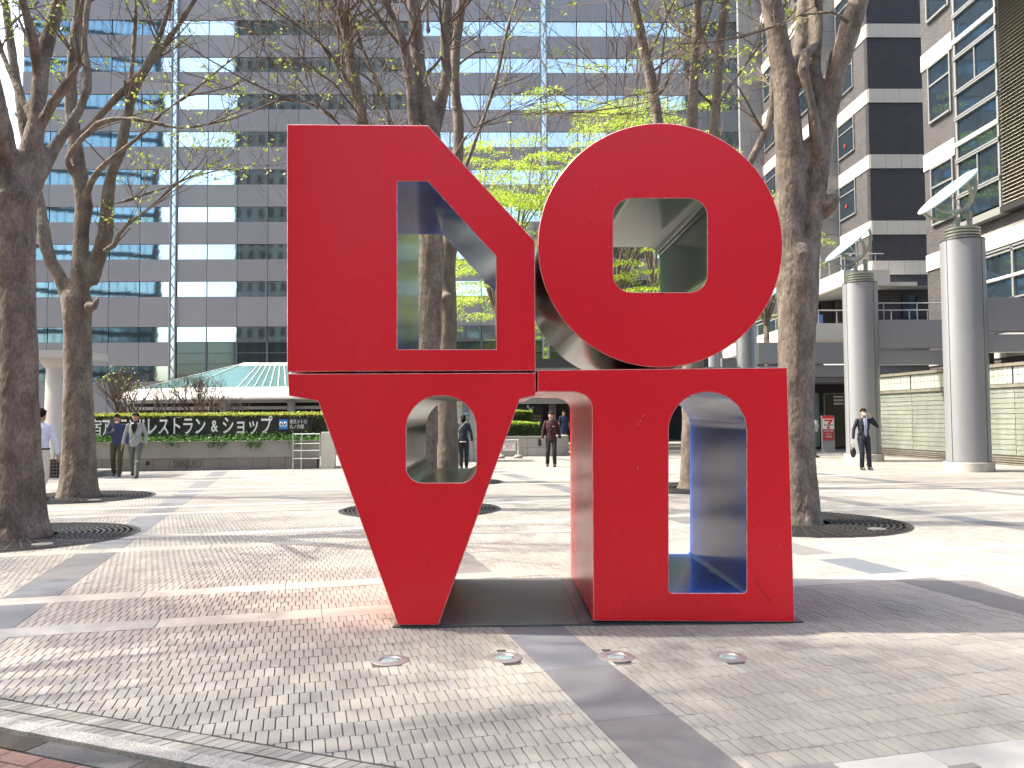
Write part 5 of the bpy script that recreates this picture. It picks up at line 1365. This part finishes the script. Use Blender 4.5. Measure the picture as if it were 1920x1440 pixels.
# ================================================================== PEOPLE
rnd = random.Random(99)
M_skin = mat('skin', (.38, .22, .15), .55, var=.05, scale=10)
M_hair = mat('black_hair', (.010, .008, .007), .8, spec=.2)
def cap(mb, a, b, ra, rb, n=12):
    a, b = Vector(a), Vector(b); mb.tube([a, a.lerp(b, .5), b], [ra, (ra+rb)/2, rb], n); mb.ell(a, (ra,)*3, 12, 8); mb.ell(b, (rb,)*3, 12, 8)
def person(label, u, v, hgt, face, pose, outfit, group=None, xy=None):
    """local frame: facing -Y, built for 1.72 m then scaled"""
    x, y = xy or g(u, v); k = hgt/1.72
    t = thing('person', label, 'person', (x, y, 0), rotz=R_(face)); t.scale = (k, k, k)
    P = dict(hipL=(.09, 0, .90), hipR=(-.09, 0, .90), kneeL=(.10, -.10, .49), kneeR=(-.10, .03, .48), ankL=(.10, -.16, .09), ankR=(-.10, .17, .12),
             shL=(.172, .0, 1.395), shR=(-.172, .0, 1.395), elL=(.25, .06, 1.13), elR=(-.25, -.02, 1.13), wrL=(.27, -.04, .88), wrR=(-.27, -.08, .88), head=(0, -.02, 1.60))
    P.update(pose); V_ = {a: Vector(b) for a, b in P.items()}
    # body
    b = MB(); fem = outfit.get('fem', False); sw = .93 if fem else 1
    b.loft([(0, 0, .86, .13, .09), (0, 0, .95, .135, .095), (0, 0, 1.10, .115, .085), (0, 0, 1.28, .15, .10), (0, 0, 1.40, .14, .085), (0, 0, 1.44, .07, .06)], 16)
    cap(b, (0, .0, 1.40), V_['head']-Vector((0, -.01, .08)), .058, .052)
    hc = V_['head']; b.ell(hc, (.074, .092, .112), 20, 14); b.ell(hc+Vector((0, -.03, -.06)), (.052, .055, .052), 14, 10)
    b.ell(hc+Vector((0, -.093, -.018)), (.012, .018, .022), 8, 6)
    for s in (-1, 1): b.ell(hc+Vector((s*.076, .006, -.012)), (.012, .022, .032), 8, 6)
    hands = {}
    for s, q in ((1, 'L'), (-1, 'R')):
        cap(b, V_['sh'+q], V_['el'+q], .045, .036); cap(b, V_['el'+q], V_['wr'+q], .036, .025)
        cap(b, V_['hip'+q], V_['knee'+q], .075, .05); cap(b, V_['knee'+q], V_['ank'+q], .05, .035)
        b.ell(V_['knee'+q].lerp(V_['ank'+q], .3)+Vector((0, .012, 0)), (.05, .055, .1), 10, 8)
        an = V_['ank'+q]; cap(b, an+Vector((0, .02, -.05)), an+Vector((s*.01, -.13, -.055)), .03, .028)
        d = (V_['wr'+q]-V_['el'+q]).normalized(); w = V_['wr'+q]; side = Vector((0, -1, 0)); side = (side-d*side.dot(d)).normalized(); nrm = d.cross(side)
        pal = w+d*.05; mw = Matrix((side, nrm, d)).transposed(); b.ell(pal, (.036, .016, .05), 12, 8, mw=mw.to_4x4())
        for i, L in enumerate((.070, .080, .075, .058)):
            o = pal+d*.04+side*(.026-.0175*i); m_ = o+d*L*.5+nrm*(-s)*.004; e = m_+d*L*.45+nrm*(-s)*.016; b.tube([o, m_, e], [.0088, .008, .0065], 7); b.ell(e, (.0065,)*3, 6, 5)
        o = w+d*.03+side*.03; b.tube([o-side*.01, o+side*.022+d*.02, o+side*.028+d*.045], [.011, .0095, .008], 7); b.ell(o+side*.028+d*.045, (.008,)*3, 6, 5)
        hands[q] = pal+d*.06
    me = remesh(b, .0085, 1); me.materials.append(M_skin); part('body', me, None, t, world=False)
    # face
    fm = MB()
    for s in (-1, 1): fm.ell(hc+Vector((s*.028, -.083, .008)), (.010, .006, .0055), 8, 6); fm.box(hc.x+s*.030-.014, hc.y-.092, hc.z+.024, hc.x+s*.030+.014, hc.y-.080, hc.z+.029)
    part('eyes', fm, M_hair, t, world=False)
    fm = MB(); fm.ell(hc+Vector((0, -.083, -.058)), (.020, .006, .005), 8, 6); part('mouth', fm, mat('lips', (.35, .12, .10), .5), t, world=False)
    # hair
    h = MB(); h.ell(hc+Vector((0, .022, .030)), (.086, .094, .100), 18, 12); h.ell(hc+Vector((0, -.052, .068)), (.070, .042, .034), 12, 8)
    if outfit.get('bun'): h.ell(hc+Vector((0, .115, -.01)), (.045, .045, .05), 10, 8)
    if fem: h.ell(hc+Vector((0, .05, -.05)), (.082, .06, .09), 12, 8)
    for i in range(26):
        a = rnd.uniform(0, 6.28); e = rnd.uniform(.1, 1.3); h.ell(hc+Vector((.084*math.cos(a)*math.cos(e), .02+.09*math.sin(a)*math.cos(e), .035+.09*math.sin(e))), (.018, .018, .016), 6, 5)
    me = remesh(h, .010, 1)
    # keep face clear
    bm = bmesh.new(); bm.from_mesh(me); bmesh.ops.delete(bm, geom=[v_ for v_ in bm.verts if v_.co.y < hc.y-.050 and v_.co.z < hc.z+.020], context='VERTS'); bm.to_mesh(me); bm.free()
    me.materials.append(M_hair); part('hair', me, None, t, world=False)
    # top garment
    tp = MB(); g0 = outfit.get('hem', .84); fl = outfit.get('flare', 0)
    bk = .012
    rings = [(0, .0, g0, .165*sw+fl, .115+fl), (0, 0, (g0+1.0)/2, .158*sw+fl*.5, .112+fl*.5), (0, 0, 1.06, .140*sw, .108), (0, 0, 1.25, .172*sw, .125), (0, 0, 1.36, .178*sw, .112), (0, .0, 1.425, .13*sw, .085), (0, .005, 1.465, .066, .062)]
    if outfit.get('dress'): rings = [(0, 0, .50, .20, .15), (0, 0, .75, .18, .14), (0, 0, .93, .165, .125)]+rings[2:]
    tp.loft(rings, 20)
    for s, q in ((1, 'L'), (-1, 'R')):
        cuff = V_['wr'+q] if outfit.get('sleeve', 'long') == 'long' else V_['el'+q].lerp(V_['wr'+q], .15)
        cap(tp, V_['sh'+q]*1.0+Vector((0, 0, -.01)), V_['el'+q], .058, .048); tp.tube([V_['el'+q], V_['el'+q].lerp(cuff, .5), cuff], [.048, .045, .040], 12)
    for i in range(14):   # soft folds
        a = rnd.uniform(0, 6.28); z = rnd.uniform(max(g0, .85)+.04, 1.3); tp.ell((.145*sw*math.cos(a), .105*math.sin(a), z), (.03, .03, .05), 8, 6)
    me = remesh(tp, .011, 2); me.materials.append(outfit['top']); part(outfit.get('topname', 'shirt'), me, None, t, world=False)
    # trousers
    if not outfit.get('dress'):
        tr_ = MB(); tr_.loft([(0, 0, .80, .135, .105), (0, 0, .88, .155, .112), (0, 0, .98, .145, .102), (0, 0, 1.02, .13, .095)], 18)
        for q in 'LR':
            kn = V_['knee'+q]; an = V_['ank'+q]+Vector((0, 0, -.015))
            cap(tr_, V_['hip'+q]+Vector((0, 0, -.03)), kn, .094, .070); tr_.tube([kn, kn.lerp(an, .5), an], [.070, .064, .062], 12)
            for z in (.15, .35, .8): tr_.ell(kn.lerp(an, z)+Vector((rnd.gauss(0, .02), rnd.gauss(0, .02), 0)), (.066, .066, .02), 10, 6)
        me = remesh(tr_, .011, 2); me.materials.append(outfit['bottom']); part('trousers', me, None, t, world=False)
    for s, q in ((1, 'L'), (-1, 'R')):
        an = V_['ank'+q]; sh = MB(); tilt = 0
        z0 = an.z-.055; sh.loft([(an.x, an.y-.05, z0-.03, .046, .125), (an.x, an.y-.05, z0-.01, .050, .135), (an.x, an.y-.045, z0+.02, .046, .12), (an.x, an.y-.005, z0+.06, .040, .055), (an.x, an.y, z0+.09, .036, .045)], 14)
        me = remesh(sh, .010, 1); me.materials.append(outfit.get('shoe', M_black)); part('shoe', me, None, t, world=False)
    return t, V_, hands, k
def blk(name, c, r=.85, **k): return mat(name, c, r, var=.15, scale=30, bump=.002, bscale=40, **k)
M_navy = blk('navy_cloth', (.012, .014, .026)); M_burg = blk('burgundy_cloth', (.040, .005, .010)); M_blkc = blk('black_cloth', (.012, .012, .014))
M_gblz = blk('grey_blazer', (.30, .31, .32)); M_olv = blk('olive_cloth', (.075, .075, .040)); M_gtr = blk('grey_green_cloth', (.12, .135, .115)); M_nshirt = blk('navy_check', (.045, .06, .13))
M_wsh = blk('pale_shirt', (.62, .66, .80)); M_crm = blk('cream_trousers', (.60, .57, .50)); M_ndr = blk('navy_dress', (.018, .028, .085)); M_pink = blk('pink_top', (.75, .12, .25))
stride = dict(kneeL=(.10, -.13, .49), ankL=(.10, -.24, .10), kneeR=(-.10, .0, .48), ankR=(-.10, .22, .14))
# pair on the left
pr, V_, H_, k = person('man in grey blazer and black top walking beside the man with the phone', 253, 896, 1.74, 8, dict(stride, elR=(-.27, .03, 1.13), wrR=(-.30, -.05, .88)), dict(top=M_gblz, bottom=M_gtr, topname='blazer', hem=.82))
mb = MB(); mb.loft([(0, -.02, 1.36, .055, .095), (0, -.01, 1.44, .062, .072), (0, 0, 1.50, .060, .062)], 14); part('black_top', mb, M_blkc, pr, world=False, smooth=True)
mb = MB(); mb.add([(-.075, -.112, 1.42), (.075, -.112, 1.42), (.0, -.134, 1.14), (-.07, -.125, 1.30), (.07, -.125, 1.30)], [(0, 3, 2, 4, 1)]); part('black_vee', mb, M_blkc, pr, world=False)
pr, V_, H_, k = person('man in navy check shirt and olive trousers looking down at his phone', 219, 893, 1.72, 12, dict(kneeL=(.10, -.10, .49), ankL=(.10, -.17, .09), kneeR=(-.10, -.02, .48), ankR=(-.10, .12, .10), head=(0, -.045, 1.585), elR=(-.25, -.04, 1.14), wrR=(-.10, -.24, 1.22), elL=(.25, .03, 1.13)), dict(top=M_nshirt, bottom=M_olv))
mb = MB(); mb.ell(V_['head']+Vector((0, -.06, -.095)), (.05, .03, .025)); part('chin_mask', mb, M_sgw, pr, world=False, smooth=True)
ph = MB(); ph.box(-.035, -.006, -.07, .035, .006, .07); R0 = Matrix.Rotation(R_(12), 3, 'Z'); pw = Vector((*g(219, 893), 0))+R0@(H_['R']+Vector((0, -.02, .02)))
o = top('phone', ph, M_black, 'small dark phone held up by the man in the navy check shirt', 'phone'); o.location = pw; o.rotation_euler = (R_(-50), 0, R_(12))
# burgundy man
pr, V_, H_, k = person('man in burgundy shirt and black trousers walking towards the sculpture', 1034, 875, 1.72, -8, dict(kneeL=(.10, -.08, .49), ankL=(.11, -.10, .09), kneeR=(-.10, -.10, .49), ankR=(-.13, .05, .10)), dict(top=M_burg, bottom=M_blkc, hem=.80))
mb = MB(); mb.box(.05, -.142, 1.25, .11, -.136, 1.27); part('name_tag', mb, M_sgw, pr, world=False)
# suit man
pr, V_, H_, k = person('man in black suit and face mask carrying a dark bag beside the grey column', 1621, 881, 1.73, 0, dict(kneeL=(.10, -.06, .49), ankL=(.11, -.08, .09), kneeR=(-.09, -.08, .49), ankR=(-.08, -.02, .09), elL=(.36, -.06, 1.22), wrL=(.16, -.17, 1.47), elR=(-.27, .02, 1.13), wrR=(-.31, -.02, .87)), dict(top=M_navy, bottom=M_navy, topname='jacket', hem=.82))
mb = MB(); mb.ell(V_['head']+Vector((0, -.068, -.045)), (.056, .035, .042)); part('face_mask', mb, M_sgw, pr, world=False, smooth=True)
mb = MB(); mb.add([(-.055, -.108, 1.45), (.055, -.108, 1.45), (.045, -.140, 1.25), (.035, -.128, 1.0), (-.035, -.128, 1.0), (-.045, -.140, 1.25)], [(0, 5, 4, 3, 2, 1)]); part('dress_shirt', mb, M_wsh, pr, world=False)
mb = MB(); mb.loft([(.0, -.134, .94, .020, .004), (0, -.146, 1.0, .032, .004), (0, -.152, 1.25, .024, .004), (0, -.124, 1.42, .018, .006)], 8); part('tie', mb, mat('pale_tie', (.30, .34, .52), .6), pr, world=False)
bx, by = g(1621, 881); bg_ = thing('handbag', 'dark soft bag hanging from the hand of the man in the black suit', 'bag', (bx+H_['R'].x, by+H_['R'].y, 0))
m_ = MB(); hz = H_['R'].z; m_.ell((0, 0, hz-.27), (.085, .06, .15), 14, 10); me = remesh(m_, .015, 1); me.materials.append(mat('dark_leather', (.02, .012, .012), .4)); part('bag_body', me, None, bg_, world=False)
m_ = MB(); m_.tube([(-.05, 0, hz-.16), (-.02, 0, hz-.02), (.02, 0, hz-.02), (.05, 0, hz-.16)], .007, 6); part('strap', m_, M_black, bg_, world=False)
# woman from behind in the arch
pr, V_, H_, k = person('woman in black seen from behind through the lower left opening', 869, 879, 1.64, 172, dict(kneeL=(.08, -.03, .49), ankL=(.08, -.03, .09), kneeR=(-.08, -.12, .49), ankR=(-.08, -.08, .10), head=(0, -.05, 1.59)), dict(top=M_navy, bottom=M_blkc, fem=True, hem=.86, bun=True))
mb = MB(); mb.loft([(0, 0, .85, .160, .118), (0, 0, .875, .160, .118)], 18); part('white_hem', mb, M_sgw, pr, world=False)
lx, ly = g(869, 879); sb = thing('shoulder_bag', 'small brown shoulder bag at the left hip of the woman in black', 'bag', (lx-.24, ly-.06, .74))
mb = MB(); mb.box(-.07, -.09, 0, .03, .09, .16); part('bag_body', mb, mat('brown_leather', (.12, .05, .04), .5), sb, world=False); mb = MB(); mb.tube([(-.0, -.05, .15), (.10, -.12, .45), (.34, -.04, .70)], .008, 5); part('strap', mb, M_black, sb, world=False)
# navy dress
dx_, dy_ = g(1057, 842); pr, V_, H_, k = person('woman in knee length navy dress at the top of the steps', 0, 0, 1.60, 5, dict(kneeL=(.07, -.02, .49), ankL=(.07, -.0, .09), kneeR=(-.07, -.08, .49), ankR=(-.07, -.03, .09)), dict(top=M_ndr, bottom=M_ndr, fem=True, dress=True, topname='dress', sleeve='short'), xy=(xat(1057, 40.2), 40.2)); pr.location.z = .28
pr, V_, H_, k = person('woman in pink top and dark trousers beside the woman in the navy dress', 0, 0, 1.56, 10, {}, dict(top=M_pink, bottom=M_blkc, fem=True), xy=(xat(1080, 40.4), 40.4)); pr.location.z = .28
# white shirt man at the left from behind
pr, V_, H_, k = person('man in pale blue shirt and cream trousers, seen from behind beside the nearest trunk', 74, 942, 1.76, 176, dict(stride), dict(top=M_wsh, bottom=M_crm, hem=.95, shoe=M_black))
mb = MB(); mb.loft([(0, 0, .965, .172, .122), (0, 0, .995, .170, .121)], 18); part('belt', mb, M_black, pr, world=False)
wx, wy = g(91, 935); mb = MB(); tb = thing('tote_bag', 'black mesh tote bag carried by the man in the pale blue shirt', 'bag', (wx, wy+.3, 0))
mb = MB(); mb.box(-.13, -.07, .40, .13, .07, .76); part('bag_body', mb, mat('bag_black', (.02, .02, .022), .6, var=.3, scale=15), tb, world=False)
mb = MB()
for i in range(5): mb.box(-.12, -.078, .44+i*.065, .12, -.0705, .452+i*.065)
for i in range(4): mb.box(-.105+i*.065, -.084, .42, -.098+i*.065, -.0785, .75)
part('piping', mb, mat('bag_grey', (.25, .25, .26), .6), tb, world=False)
mb = MB(); mb.tube([(-.07, 0, .75), (-.05, 0, .9), (.05, 0, .9), (.07, 0, .75)], .008, 6); part('strap', mb, M_black, tb, world=False)
# person behind the right trunk
person('person in black with a grey backpack, mostly hidden by the big forked trunk', 1519, 858, 1.65, 60, {}, dict(top=M_blkc, bottom=M_blkc))
bx, by = g(1519, 858); mb = MB(); mb.loft([(bx+.22, by+.05, .95, .08, .14), (bx+.24, by+.05, 1.15, .11, .16), (bx+.22, by+.05, 1.38, .08, .13)], 12)
top('backpack', mb, M_grey, 'grey backpack peeking out right of the big forked trunk', 'backpack', smooth=True)
